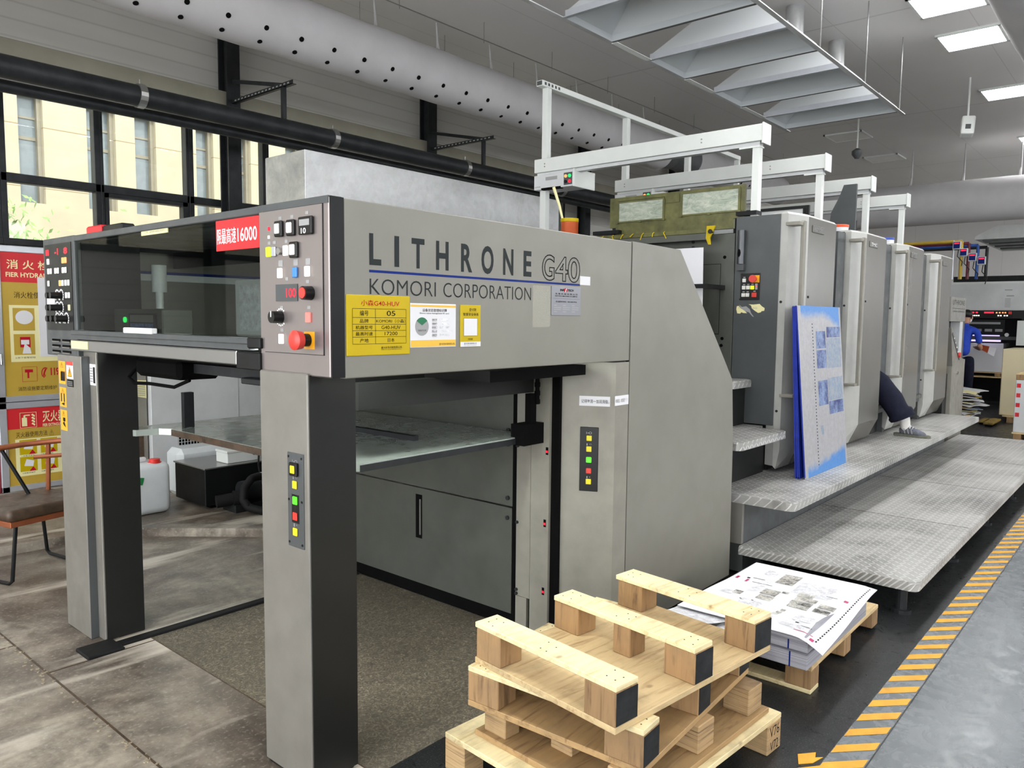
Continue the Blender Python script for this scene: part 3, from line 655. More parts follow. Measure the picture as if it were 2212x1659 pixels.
# --- control panel
CP = bx('control_panel', 'pnl', D, XF-.004, XF+.002, 1.969, 2.293, 1.432, 1.888)
b = MB()
for y0, y1, z0, z1 in ((1.967, 1.969, 1.430, 1.890), (2.293, 2.295, 1.430, 1.890), (1.967, 2.295, 1.430, 1.432), (1.967, 2.295, 1.888, 1.890)): b.box(XF-.0015, XF+.001, y0, y1, z0, z1)
b.build('panel_groove', 'blk', CP)
def btn(par, x, y, z, w=.024, h=.032, m='bw', bez=False, name='button', d=.008):
    if bez:
        bb = MB(); bb.box(x-.011, x, y-w/2-.009, y+w/2+.009, z-h/2-.009, z+h/2+.009, .003); bb.build('button_guard', 'bk', par); x -= .008
    return bx(name, m, par, x-d, x, y-w/2, y+w/2, z-h/2, z+h/2, bev=.002)
X0 = XF-.004
btn(CP, X0, 2.192, 1.827, bez=True); btn(CP, X0, 2.125, 1.826, m='lwhite', bez=True)
c = bx('hour_counter', 'bk', CP, X0-.012, X0, 2.008, 2.078, 1.80, 1.855, bev=.003)
bx('counter_window', 'inkl', c, X0-.0135, X0-.011, 2.016, 2.068, 1.827, 1.846); b = MB(); put_text(b, '10', FR(X0-.012), -2.06, -2.034, 1.803, 1.82, None, .02); b.build('counter_digits', 'inkw', c)
bx('pilot_light', 'lred', CP, X0-.003, X0, 2.253, 2.261, 1.826, 1.838); bx('pilot_light', 'lwhite', CP, X0-.003, X0, 2.253, 2.261, 1.80, 1.81)
btn(CP, X0, 2.256, 1.757, m='lyel'); btn(CP, X0, 2.225, 1.757, m='alu'); MB().cyl((X0-.012, 2.19, 1.756), (X0, 2.19, 1.756), .011, seg=18).build('key_switch', 'steel', CP); btn(CP, X0, 2.158, 1.757, m='lwhite'); btn(CP, X0, 2.110, 1.757, m='lwhite', bez=True)
btn(CP, X0, 2.192, 1.687, m='lwhite'); btn(CP, X0, 2.108, 1.687, m='bb'); btn(CP, X0, 2.042, 1.688, m='lwhite')
c = bx('speed_display', 'dk', CP, X0-.003, X0, 2.098, 2.219, 1.597, 1.651); b = MB(); put_text(b, '100', FR(X0-.003), -2.158, -2.104, 1.609, 1.638, None, .01); b.build('display_digits', 'lred', c)
def knob(par, x, y, z, r, d, m, cap=None, capr=.8, name='knob'):
    k = MB().cyl((x-d, y, z), (x, y, z), r, r*1.05, seg=22).build(name, m, par, smooth=True)
    if cap: MB().cyl((x-d-.003, y, z), (x-d+.001, y, z), r*capr, seg=22).build('knob_cap', cap, k)
    return k
knob(CP, X0, 2.030, 1.621, .021, .030, 'bk', 'br')
k = knob(CP, X0, 2.196, 1.546, .019, .036, 'bk'); bx('knob_mark', 'inkw', k, X0-.0375, X0-.035, 2.194, 2.198, 1.546, 1.565)
b = MB()
for q in range(14):
    a = math.radians(-40+q*20); b.box(X0-.0012, X0, 2.196+.027*math.sin(a)-.0025, 2.196+.027*math.sin(a)+.0025, 1.546+.027*math.cos(a)-.0025, 1.546+.027*math.cos(a)+.0025)
b.build('dial_scale', 'inkw', CP)
btn(CP, X0, 2.04, 1.546, m='lpink'); btn(CP, X0, 2.19, 1.476, m='lwhite')
def estop(par, x, y, z, r=.03, s=.05):
    bx('emergency_backplate', 'amber', par, x-.002, x, y-s, y+s*.7, z-s, z+s)
    e = MB().cyl((x-.03, y, z), (x, y, z), r*.6, seg=18).build('emergency_collar', 'bk', par, smooth=True)
    e = MB().lathe([(r*.75, 0), (r, .006), (r, .02), (r*.72, .031), (r*.7, .029)], (0, 0, 0), 22).build('emergency_button', 'br', par, smooth=True)
    e.matrix_parent_inverse = Matrix(); e.matrix_local = WM[par].inverted() @ Matrix.Translation((x-.025, y, z)) @ Matrix.Rotation(-PI/2, 4, 'Y')
    for v in e.data.vertices: v.co = v.co
    return e
# emergency stop on the corner panel (built in place, facing the camera side)
bx('emergency_backplate', 'amber', CP, X0-.002, X0, 2.012, 2.066, 1.448, 1.502)
MB().cyl((X0-.035, 2.045, 1.476), (X0, 2.045, 1.476), .02, seg=20).build('emergency_collar', 'bk', CP, smooth=True)
b = MB(); b.cyl((X0-.052, 2.045, 1.476), (X0-.03, 2.045, 1.476), .031, .028, seg=24); b.cyl((X0-.058, 2.045, 1.476), (X0-.052, 2.045, 1.476), .02, .031, seg=24); b.build('emergency_button', 'br', CP, smooth=True)
b = MB()
for y, z in ((2.192, 1.862), (2.125, 1.862), (2.045, 1.868), (2.256, 1.787), (2.225, 1.787), (2.158, 1.787), (2.158, 1.669), (2.19, 1.578), (2.04, 1.578), (2.19, 1.506), (2.045, 1.658)): b.box(X0-.0008, X0, y-.008, y+.008, z-.006, z+.004)
for y in (2.192, 2.108, 2.042): b.box(X0-.0008, X0, y-.012, y+.012, 1.708, 1.728)
b.build('symbol_prints', 'inkl', CP)
# --- smoked guard between the boxes
GD = bx('front_guard', 'smoke', D, XF+.010, XF+.016, 2.33, 3.90, 1.478, 1.885)
b = MB(); b.box(XF, XF+.045, 2.326, 3.905, 1.885, 1.9115, .003); b.build('guard_top_rail', 'dk', D)
b = MB(); b.box(XF-.012, XF+.03, 2.39, 3.945, 1.452, 1.474, .003); b.box(XF-.006, XF+.03, 2.39, 3.945, 1.432, 1.452); b.build('guard_handrail', 'dk', D)
bx('handrail_end', 'blk', D, XF-.014, XF+.03, 2.310, 2.39, 1.440, 1.476, bev=.004)
bx('lower_rail', 'steel', D, XF-.01, XF+.028, 2.465, 3.955, 1.378, 1.428, bev=.004); bx('rail_end', 'blk', D, XF-.012, XF+.028, 2.318, 2.465, 1.366, 1.426, bev=.004)
bx('rail_label', 'cream', D, XF-.0115, XF-.009, 3.75, 3.945, 1.388, 1.424)
bx('strip_light', 'inkw', D, XF-.02, XF+.006, 3.09, 3.35, 1.472, 1.495, bev=.003, label='white block resting on the guard rail')
# red speed limit sign
S = bx('speed_limit_sign', 'red', D, XF+.006, XF+.010, 2.332, 2.614, 1.777, 1.883, label='red sign with a white speed limit')
b = MB(); put_text(b, '限最高速', FR(XF+.006), -2.606, -2.478, 1.80, 1.855, None, .006); put_text(b, '16000', FR(XF+.006), -2.468, -2.345, 1.803, 1.85, None, .012); b.build('sign_lettering', 'inkw', S)
S = bx('caution_label', 'cream', D, XF+.006, XF+.010, 2.982, 3.21, 1.868, 1.889); b = MB(); put_text(b, '⚠ 注意：请勿用手触摸运转部位', FR(XF+.006), -3.195, -3.0, 1.873, 1.883); b.build('label_lettering', 'inkl', S)
# far end box with its own panel
FB = bx('far_end_box', 'dk', D, XF, XF+.30, 3.90, 4.29, 1.346, 1.914, bev=.004)
CP2 = bx('far_control_panel', 'dk2', D, XF-.003, XF+.002, 3.93, 4.262, 1.47, 1.885)
X1 = XF-.003
b = MB()
for y, s in ((4.224, '88'), (4.106, '-1'), (3.992, '8')): put_text(b, s, FR(X1), -y-.025, -y+.02, 1.832, 1.862, None, .03)
b.build('display_digits', 'lred', CP2)
for y, z, m in ((4.215, 1.803, 'lwhite'), (4.025, 1.802, 'lora'), (3.993, 1.802, 'lora'), (4.215, 1.756, 'bw'), (4.182, 1.756, 'bw'), (4.122, 1.756, 'bw'), (4.09, 1.756, 'bw'), (4.027, 1.756, 'bw'), (3.995, 1.756, 'bw'), (4.219, 1.697, 'bw'), (4.07, 1.696, 'lora'), (4.037, 1.696, 'bw'), (4.0, 1.696, 'bw'), (3.965, 1.696, 'bw'), (3.998, 1.637, 'bw'), (3.965, 1.637, 'bw'), (3.967, 1.579, 'cream')):
    btn(CP2, X1, y, z, .024, .028, m, d=.005)
for z, ys in ((1.637, (4.118, 4.067)), (1.579, (4.121, 4.073)), (1.526, (4.126, 4.072, 4.012))):
    for y in ys:
        knob(CP2, X1, y, z, .015, .05, 'bk')
        b = MB()
        for q in range(12):
            a = math.radians(-130+q*24); b.box(X1-.001, X1, y+.027*math.sin(a)-.004, y+.027*math.sin(a)+.004, z+.027*math.cos(a)-.004, z+.027*math.cos(a)+.004)
        b.build('dial_scale', 'inkw', CP2)
bx('paper_note', 'paper', CP2, X1-.001, X1, 4.149, 4.255, 1.577, 1.637)
for r in range(3):
    for q in range(2):
        y = 4.161-q*.132; z = 1.421-r*.027
        b = MB(); b.box(XF-.002, XF+.002, y-.052, y+.052, z-.006, z+.006); v = b.build('vent_slot', 'void', FB); bx('vent_louvre', 'ltmetal', v, XF-.006, XF-.001, y-.045, y+.045, z-.009, z-.004)
# stickers on the far post
SX = 1.40
def sticker(par, y0, y1, z0, z1, m, name, x=SX): return bx(name, m, par, x-.0015, x, y0, y1, z0, z1)
for i, (za, zb) in enumerate(((1.212, 1.322), (1.10, 1.195), (.985, 1.085))):
    s = sticker(po2, 4.025, 4.105, za, zb, 'amber', 'warning_sticker'); b = MB(); f = FR(SX-.0015); zc = za+.045
    put_text(b, '⚠', f, -4.085, -4.045, zb-.03, zb-.006)
    if i == 0:
        for q in range(5): b.poly([f(-4.085+q*.011, zc-.03, .0008), f(-4.075+q*.011, zc-.03, .0008), f(-4.07+q*.011, zc+.02, .0008), f(-4.082+q*.012, zc+.012, .0008)], [(0, 1, 2, 3)])
    elif i == 1: rect(b, f, -4.09, -4.078, zc-.02, zc+.02); rect(b, f, -4.055, -4.043, zc-.02, zc+.02); b.poly([f(-4.088, zc-.03, .0008), f(-4.05, zc-.038, .0008), f(-4.045, zc-.022, .0008)], [(0, 1, 2)])
    else: rect(b, f, -4.075, -4.045, zc, zc+.018); b.poly([f(-4.08, zc-.01, .0008), f(-4.06, zc+.0, .0008), f(-4.04, zc-.03, .0008), f(-4.065, zc-.02, .0008)], [(0, 1, 2, 3)])
    b.build('sticker_print', 'ink', s)
s = sticker(po2, 3.93, 4.009, 1.242, 1.324, 'inkw', 'warning_sticker'); bx('sticker_header', 'br', s, SX-.002, SX-.001, 3.93, 4.009, 1.306, 1.324)
b = MB(); f = FR(SX-.0015); b.poly([f(-3.996, 1.252, .001), f(-3.944, 1.252, .001), f(-3.97, 1.30, .001)], [(0, 1, 2)]); b.build('warning_triangle', 'amber', s); b = MB(); put_text(b, '⚠', f, -3.996, -3.944, 1.252, 1.30, d=.002); b.build('sticker_print', 'ink', s)
s = sticker(po2, 3.93, 4.005, 1.204, 1.238, 'ink', 'instruction_sticker'); b = MB(); [rect(b, FR(SX-.0015), -3.997, -3.94, 1.21+q*.008, 1.213+q*.008) for q in range(3)]; b.build('sticker_print', 'inkl', s)
s = bx('instruction_sticker', 'inkw', D, 1.4355, 1.437, 3.765, 3.83, 1.22, 1.318); bx('sticker_block', 'ink', s, 1.4345, 1.4356, 3.77, 3.79, 1.23, 1.305)
b = MB(); [rect(b, FR(1.4355), -3.825, -3.795, 1.235+q*.012, 1.241+q*.012) for q in range(6)]; b.build('sticker_print', 'inkl', s)
# --- buttons on the near post
def column_panel(par, x, y, z0, z1, m, cm, frame=True):
    P_ = bx('button_panel', m, par, x-.004, x+.001, y-.044, y+.044, z0, z1, bev=.002); zt = z1
    for i, (dz, c) in enumerate(zip((.052, .103, .154, .206, .257), ('by', 'by', 'lgreen', 'br', 'by'))):
        btn(P_, x-.004, y, zt-dz, .024, .026, c, bez=(i == 0), d=.005)
    bx('button_surround', 'bk', P_, x-.0048, x-.003, y-.02, y+.02, zt-.228, zt-.135)
    b = MB(); f = FR(x-.004); put_text(b, 'I◂O', f, -y-.014, -y+.014, zt-.034, zt-.022); put_text(b, '▮⟲', f, -y-.012, -y+.012, zt-.086, zt-.075); put_text(b, '▮+', f, -y-.01, -y+.01, zt-.241, zt-.23); b.build('symbol_prints', 'inkl', P_)
    for q in (-1, 1):
        for z in (z0+.014, (z0+z1)/2, z1-.014): MB().cyl((x-.006, y+q*.036, z), (x-.003, y+q*.036, z), .004, seg=8).build('panel_screw', 'bk', P_)
    return P_
column_panel(D, 1.40, 2.110, .804, 1.113, 'dk', None)
# --- upper side panel with lettering
SP = bx('side_panel', 'beige', D, 1.4625, 3.100, YS, YS+.03, ZL, ZH, bev=.003)
f = SD(YS)
b = MB()
ws = [(1.560, 1.626), (1.700, 1.727), (1.787, 1.866), (1.925, 1.997), (2.064, 2.138), (2.192, 2.264), (2.330-.025, 2.37-.0)]
LT = [('L', 1.558, 1.622), ('I', 1.690, 1.714), ('T', 1.782, 1.851), ('H', 1.913, 1.983), ('R', 2.045, 2.114), ('O', 2.157, 2.232), ('N', 2.274, 2.34), ('E', 0, 0)]
def px2x(px): return px
xs_ = [(1.5595, 1.616), (1.677, 1.699), (1.759, 1.822), (1.886, 1.952), (2.016, 2.076), (2.126, 2.192), (2.246, 2.305), (2.340, 2.392)]
xs_ = [(1.56, 1.608), (1.663, 1.683), (1.737, 1.795), (1.849, 1.909), (1.971, 2.028), (2.077, 2.143), (2.197, 2.256), (2.317, 2.365)]
for (l, _, _), (a, c) in zip(LT, xs_):
    if l == 'I': rect(b, f, a, c, 1.713, 1.812, None, .0008)
    else: put_text(b, l, f, a, c, 1.713 if l != 'O' else 1.711, 1.812 if l != 'O' else 1.814, None, .028, 4)
b.build('model_lettering', 'inkg', SP)
b = MB(); rect(b, f, 1.559, 2.693, 1.690, 1.698); b.build('blue_line', 'inkb', SP)
b = MB(); put_text(b, 'KOMORI', f, 1.561, 1.848, 1.621, 1.671, None, -.010, 4, 1.02); b.build('company_lettering', 'inkg', SP); b = MB(); put_text(b, 'CORPORATION', f, 1.884, 2.365, 1.621, 1.671, None, -.010, 4, 1.02); b.build('company_lettering', 'inkg', SP)
def outline(mb, body, x0, x1, z0, z1, w=.0032):
    """outlined letters: closed curves of the glyph edges drawn as thin strips"""
    vs, fs = glyphs(body, .012, 5, 1.0); ed = {}
    for fa in fs:
        for i in range(len(fa)):
            e = (fa[i], fa[(i+1) % len(fa)]); r = (e[1], e[0])
            ed[e] = 1
    be = [e for e in ed if (e[1], e[0]) not in ed]
    ax, bx2 = min(v.x for v in vs), max(v.x for v in vs); ay, by = min(v.y for v in vs), max(v.y for v in vs)
    P = lambda v: Vector((x0+(v.x-ax)/(bx2-ax)*(x1-x0), z0+(v.y-ay)/(by-ay)*(z1-z0)))
    for i, j in be:
        p, q = P(vs[i]), P(vs[j]); d = (q-p)
        if d.length < 1e-6: continue
        d.normalize(); n = Vector((-d.y, d.x))*w/2; p = p-d*w/2; q = q+d*w/2
        mb.poly([f(*(p+n), .0008), f(*(q+n), .0008), f(*(q-n), .0008), f(*(p-n), .0008)], [(0, 1, 2, 3)])
b = MB()
outline(b, 'G', 2.435, 2.512, 1.705, 1.806, .0045); outline(b, '4', 2.522, 2.603, 1.705, 1.804, .0045); outline(b, '0', 2.608, 2.690, 1.703, 1.806, .0045); b.build('outlined_lettering', 'inkg', SP)
bx('white_label', 'paper', SP, 2.694, 2.768, YS-.0012, YS, 1.695, 1.732)
# yellow machine card
Y = bx('machine_card', 'yel', D, 1.4675, 1.727, YS-.004, YS, 1.4275, 1.6185, bev=.002, label='yellow plate with machine data')
g2 = SD(YS-.004); b = MB()
zs = [1.577, 1.548, 1.524, 1.500, 1.4755, 1.4525][:6]
zs = [1.5755, 1.5475, 1.5265, 1.5065, 1.4865, 1.4645]
for z in zs: rect(b, g2, 1.490, 1.709, z-.0006, z+.0006)
for x in (1.490, 1.580, 1.709): rect(b, g2, x-.0006, x+.0006, zs[-1], zs[0])
for (l, r), a, c in zip((('编号', '05'), ('品牌', 'KOMORI（小森）'), ('机器型号', 'G40-HUV'), ('最高时速', '17200'), ('产地', '日本')), zs, zs[1:]):
    h = a-c; n = len(l); put_text(b, l, g2, 1.535-.0085*n, 1.535+.0085*n, c+h*.2, a-h*.2, None, .004)
    wr = {'05': .018, 'KOMORI（小森）': .061, 'G40-HUV': .040, '17200': .027, '日本': .0145}[r]; put_text(b, r, g2, 1.6445-wr, 1.6445+wr, c+h*.22, a-h*.2, None, .001 if r != '05' else .006)
put_text(b, '盛大彩色印刷有限公司.', g2, 1.603, 1.692, 1.448, 1.4555, None, .004); put_text(b, 'SHENG DA COLOR PRINTING CO.,LTD.', g2, 1.603, 1.688, 1.4435, 1.4465, None, .01)
b.build('card_print', 'ink', Y)
b = MB(); put_text(b, '小森G40-HUV', g2, 1.523, 1.680, 1.584, 1.603, None, .004); b.build('card_heading', 'inkr', Y)
# white status card
Y = bx('status_card', 'paper', D, 1.7285, 1.944, YS-.003, YS, 1.448, 1.597, bev=.001, label='white status card with a green and grey dial'); g2 = SD(YS-.003)
b = MB(); rect(b, g2, 1.730, 1.942, 1.585, 1.592); rect(b, g2, 1.730, 1.942, 1.4505, 1.473); b.build('card_bands', 'gold2', Y)
b = MB(); cx, cz, r = 1.781, 1.519, .031
b.poly([g2(cx+r*math.sin(2*PI*i/40), cz+r*1.0*math.cos(2*PI*i/40), .0006) for i in range(40)], [tuple(range(40))]); b.build('status_dial', 'inkl', Y)
b = MB(); b.poly([g2(cx, cz+.004, .001)]+[g2(cx+r*math.sin(math.radians(a)), cz+r*math.cos(math.radians(a)), .001) for a in range(-52, 53, 8)], [tuple(range(15))]); b.build('dial_sector', 'inkgr', Y)
b = MB(); put_text(b, '设备状态管理标识牌', g2, 1.783, 1.898, 1.569, 1.580, None, .004); put_text(b, 'Device status management ID card', g2, 1.771, 1.908, 1.5605, 1.5665, None, .005); put_text(b, '设备运行正常', g2, 1.763, 1.80, 1.503, 1.509, None, .004)
for q, s in enumerate(('设备名称', '设备编号', '使用部门', '责任人员', '设备型号')): put_text(b, s, g2, 1.827, 1.851, 1.539-q*.0132, 1.546-q*.0132, None, .004); rect(b, g2, 1.828, 1.85, 1.5365-q*.0132, 1.5372-q*.0132)
put_text(b, '盛大彩色印刷有限公司', g2, 1.862, 1.936, 1.4545, 1.462, None, .004); b.build('card_print', 'ink', Y)
b = MB()
for q in range(5): rect(b, g2, 1.863+(.01 if q % 2 else 0), 1.918+(.008 if q == 3 else -.006), 1.5385-q*.0132, 1.5465-q*.0132)
b.build('handwritten_lines', 'photog', Y)
# yellow badge card (square code left out)
Y = bx('badge_card', 'yel', D, 1.966, 2.0725, YS-.003, YS, 1.446, 1.596, bev=.001, label='tall yellow badge card with a blank white square'); g2 = SD(YS-.003)
b = MB(); rect(b, g2, 1.9665, 2.072, 1.4465, 1.464); rect(b, g2, 1.984, 2.053, 1.486, 1.548, None, .0008); b.build('card_fields', 'paper', Y)
b = MB(); put_text(b, '盛大印刷', g2, 2.012, 2.047, 1.574, 1.585, None, .004); put_text(b, '智慧安全体系', g2, 1.98, 2.06, 1.557, 1.568, None, .004); put_text(b, '印刷部', g2, 2.006, 2.03, 1.4705, 1.4765, None, .01); put_text(b, '盛大彩色印刷有限公司', g2, 1.985, 2.05, 1.454, 1.461, None, .005); rect(b, g2, 2.0, 2.05, 1.5705, 1.571); put_text(b, 'www.sdcolorprinting.com', g2, 1.986, 2.05, 1.449, 1.4515)
for a in ((1.983, 1.9845, 1.485, 1.549), (2.0525, 2.054, 1.485, 1.549), (1.983, 2.054, 1.485, 1.4862), (1.983, 2.054, 1.548, 1.5492)): rect(b, g2, *a)
b.build('card_print', 'ink', Y)
b = MB(); rect(b, SD(YS), 2.376, 2.489, 1.516, 1.682, None, .001); b.build('clear_sleeve', 'film', SP)
Y = bx('service_plate', 'splate', D, 2.495, 2.6965, YS-.003, YS, 1.5635, 1.6835, bev=.001, label='silver service plate with red and black lettering'); g2 = SD(YS-.003)
b = MB(); put_text(b, 'INF', g2, 2.552, 2.578, 1.664, 1.673, None, .03); put_text(b, 'TECH', g2, 2.602, 2.644, 1.664, 1.673, None, .03); put_text(b, '东 泰 机 械 有 限 公 司', g2, 2.518, 2.672, 1.649, 1.656, None, .005); put_text(b, 'INFOTECH MACHINE CO.,LIMITED', g2, 2.517, 2.672, 1.640, 1.646, None, .01); rect(b, g2, 2.5, 2.69, 1.6325, 1.633)
put_text(b, '机油服务热线：400-600-9918', g2, 2.522, 2.668, 1.617, 1.624, None, .004); b.build('plate_print', 'ink', Y)
b = MB(); b.poly([g2(2.589+.0115*math.sin(2*PI*i/24), 1.6685+.0085*math.cos(2*PI*i/24), .0007) for i in range(24)], [tuple(range(24))]); b.build('plate_emblem', 'inkr', Y)
b = MB(); b.poly([g2(2.586, 1.661, .001), g2(2.590, 1.661, .001), g2(2.594, 1.676, .001), g2(2.589, 1.674, .001)], [(0, 1, 2, 3)]); b.build('emblem_stroke', 'inkw', Y)
b = MB()
for q in range(3):
    for w, z in ((.02, 1.604), (.05, 1.595), (.048, 1.587), (.022, 1.578)): rect(b, g2, 2.509+q*.062, 2.509+q*.062+w, z, z+.0025)
b.build('plate_fine_print', 'inkl', Y)
# --- big flush side panel with slanted end, slanted column, end strips
b = MB(); b.prism([(3.108, .03), (3.108, 1.912), (3.563, 1.906), (4.226, 1.207), (4.262, .85), (4.272, .03)], 'y', YS, YS+.03); b.build('rear_side_panel', 'beige', D)
bx('panel_seam', 'void', D, 3.099, 3.109, YS+.006, YS+.02, .03, 1.908); bx('rear_toe_board', 'rub', D, 2.96, 4.26, YS+.03, YS+.08, 0, .04)
b = MB(); b.prism([(2.868, 2.195), (2.982, 1.955), (2.992, 1.937), (3.10, YS), (3.10, YS+.02), (2.998, YS+.02), (2.885, 2.21)], 'z', .02, 1.352); COL = b.build('slanted_column', 'beige2', D)
bx('inner_strip', 'beige2', D, 2.846, 2.864, 2.205, 2.315, .02, 1.352); bx('inner_strip', 'beige2', D, 2.846, 2.864, 2.317, 2.405, .18, 1.27); bx('strip_foot', 'beige2', D, 2.846, 2.864, 2.335, 2.405, .02, .178)
bx('strip_slot', 'void', D, 2.862, 2.88, 2.16, 2.22, .02, 1.352); bx('strip_back', 'void', D, 2.866, 2.88, 2.20, 2.44, 0, 1.352); bx('panel_gap', 'void', D, 2.848, 2.866, 2.405, 2.432, 0, 1.30)
for z, y in ((.925, 2.218), (.575, 2.226), (.24, 2.231)):
    s = bx('sensor_window', 'void', D, 2.8445, 2.848, y-.007, y+.007, z-.018, z+.018); bx('sensor_light', 'lred', s, 2.843, 2.8455, y-.005, y+.005, z-.008, z+.002)
for z in (.93, .55, .21, .19): MB().cyl((2.838, 2.398, z), (2.85, 2.398, z), .008, seg=10).build('bolt_head', 'iron', D)
# button panel and paper strip on the slanted column
n_ = Vector((-.24, -.114, 0)).normalized(); tdir = Vector((.114, -.24, 0)).normalized()
o_ = Vector((2.868, 2.195, 0)); T_ = Matrix(((tdir.x, n_.x, 0, o_.x), (tdir.y, n_.y, 0, o_.y), (0, 0, 1, 0), (0, 0, 0, 1)))
PB = MB().box(.125, .212, -.001, .004, .744, 1.048, .002, mat=T_).build('button_panel', 'bk', D)
for dz, c in zip((.052, .103, .154, .206, .257), ('by', 'by', 'lgreen', 'br', 'by')): MB().box(.156, .181, .004, .009, 1.048-dz-.013, 1.048-dz+.013, .002, mat=T_).build('button', c, PB)
b = MB(); fS = lambda u, v, n: tuple(T_ @ Vector((u, .004+n, v)))
put_text(b, 'I◂O', fS, .155, .181, 1.015, 1.026); put_text(b, '▮⟲', fS, .157, .181, .961, .971); put_text(b, '▮+', fS, .159, .178, .806, .816); b.build('symbol_prints', 'inkl', PB)
nb = MB().box(.118, .262, -.0005, .001, 1.147, 1.193, mat=T_).box(2.985, 3.10, YS-.001, YS+.0005, 1.152, 1.197); nb = nb.build('paper_strip', 'paper', COL)
b = MB(); fP = lambda u, v, n: tuple(T_ @ Vector((u, .001+n, v))); put_text(b, '记得每周一加润滑脂，', fP, .128, .258, 1.16, 1.178, None, .004); put_text(b, '切记，切记！！', SD(YS-.001), 2.99, 3.085, 1.165, 1.182); b.build('strip_lettering', 'inkg', COL)
# --- inside: back panels, pile board, chains, gripper machinery
IB = bx('inner_back_panel', 'grn', D, 2.85, 2.87, 2.432, 4.05, .62, 1.352); bx('inner_lower_door', 'grn', D, 2.846, 2.868, 2.434, 4.02, .075, .612)
h = bx('door_recess', 'void', D, 2.844, 2.848, 3.085, 3.135, .33, .575); bx('door_pull', 'steel', h, 2.842, 2.8445, 3.093, 3.104, .35, .55)
for z in (.66, .56, .93, 1.0): MB().cyl((2.84, 2.462, z), (2.852, 2.462, z), .011, seg=12).build('bolt_head', 'iron', D)
bx('inner_plinth', 'void', D, 2.87, 2.9, 2.40, 4.05, 0, .2)
b = MB(); b.prism([(1.735, 2.36), (1.80, 2.295), (2.832, 2.295), (2.832, 3.86), (1.62, 3.86), (1.56, 3.82), (1.60, 3.74), (1.70, 3.72), (1.735, 3.66)], 'z', .968, .998); PBd = b.build('pile_board', 'board', D)
bx('board_edge', 'iron', PBd, 1.80, 2.83, 2.291, 2.296, .966, .992); bx('board_edge', 'brown', PBd, 1.731, 1.7365, 2.36, 3.66, .966, .996); bx('board_hold_bar', 'iron', PBd, 2.30, 2.33, 2.55, 3.80, .998, 1.02); bx('board_stop', 'iron', PBd, 1.80, 1.85, 3.66, 3.69, .998, 1.17); bx('board_bracket', 'void', D, 2.70, 2.86, 2.24, 2.32, .962, 1.06); bx('chain_block', 'void', D, 2.76, 2.80, 2.25, 2.285, 1.03, 1.20)
def chain(x, y, z0, z1):
    b = MB(); z = z0; k = 0
    while z < z1:
        b.box(x-.012, x+.012, y-.006 if k % 2 else y-.01, y+.006 if k % 2 else y+.01, z, z+.024, .003); z += .02; k += 1
    b.build('lift_chain', 'void', D)
chain(1.575, 3.80, .99, 1.40); chain(2.80, 2.245, 1.15, 1.36); bx('chain_shoe', 'void', D, 1.55, 1.60, 3.77, 3.83, .95, 1.05)
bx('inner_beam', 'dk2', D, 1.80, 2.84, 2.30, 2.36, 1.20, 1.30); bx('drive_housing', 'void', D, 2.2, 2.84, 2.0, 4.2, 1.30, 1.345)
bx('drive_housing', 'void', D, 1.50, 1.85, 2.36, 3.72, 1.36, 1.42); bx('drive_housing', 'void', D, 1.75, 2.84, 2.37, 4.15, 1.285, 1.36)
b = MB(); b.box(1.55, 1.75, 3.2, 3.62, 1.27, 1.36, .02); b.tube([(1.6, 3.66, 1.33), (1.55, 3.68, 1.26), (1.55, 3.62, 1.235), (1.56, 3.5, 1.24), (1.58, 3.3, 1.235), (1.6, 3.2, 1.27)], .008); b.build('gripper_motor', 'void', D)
b = MB(); b.box(1.62, 1.66, 2.4, 3.3, 1.30, 1.34); b.box(1.58, 1.70, 2.45, 2.75, 1.285, 1.31, .004); b.box(1.75, 1.80, 2.4, 3.6, 1.30, 1.33); b.build('gripper_bar', 'iron', D)
bx('gripper_plate', 'steel', D, 1.60, 1.72, 2.46, 2.62, 1.312, 1.318)
# far side wall seen through the guard, small console and screen inside
FW = bx('far_side_panel', 'beige', D, 1.55, 4.2, 4.27, 4.30, 1.352, 1.908); bx('inner_far_panel', 'ltmetal', D, 1.72, 3.7, 4.17, 4.19, 1.44, 1.80)
b = MB(); b.box(1.75, 3.7, 4.162, 4.17, 1.765, 1.78); b.box(1.75, 1.77, 4.162, 4.17, 1.44, 1.80); b.build('panel_blue_trim', 'inkb', D)
b = MB(); b.box(1.772, 3.7, 4.16, 4.17, 1.73, 1.765); b.box(1.772, 1.82, 4.16, 4.17, 1.44, 1.785); b.build('panel_white_trim', 'cab', D)
bx('far_lower_panel', 'cab', D, 1.95, 4.1, 4.24, 4.26, .2, 1.352) if False else None
c = bx('inner_console', 'grn', D, 1.56, 1.70, 3.35, 3.85, 1.44, 1.575, bev=.006); MB().cyl((1.553, 3.72, 1.525), (1.562, 3.72, 1.525), .013, seg=16).build('console_lamp', 'ledg', c)
s = bx('console_screen', 'blk', c, 1.553, 1.562, 3.40, 3.67, 1.47, 1.555); bx('screen_bar', 'pbl', c, 1.5515, 1.5535, 3.42, 3.655, 1.475, 1.51); bx('screen_bar', 'ltmetal', c, 1.5515, 1.5535, 3.42, 3.655, 1.515, 1.548)
MB().cyl((1.75, 3.78, 1.58), (1.75, 3.78, 1.66), .018, seg=14).cyl((1.75, 3.78, 1.66), (1.75, 3.78, 1.79), .034, seg=16).build('air_filter', 'cab', D, smooth=True)
c = MB().box(1.50, 1.53, 2.40, 2.64, 1.475, 1.68, .006).build('inner_monitor', 'cab', D); bx('monitor_face', 'photog', c, 1.496, 1.50, 2.43, 2.60, 1.495, 1.66)
bx('inner_paper', 'paper', D, 1.545, 1.548, 2.36, 2.50, 1.48, 1.735); bx('inner_plate', 'ltmetal', D, 1.56, 1.565, 2.35, 2.55, 1.48, 1.80)
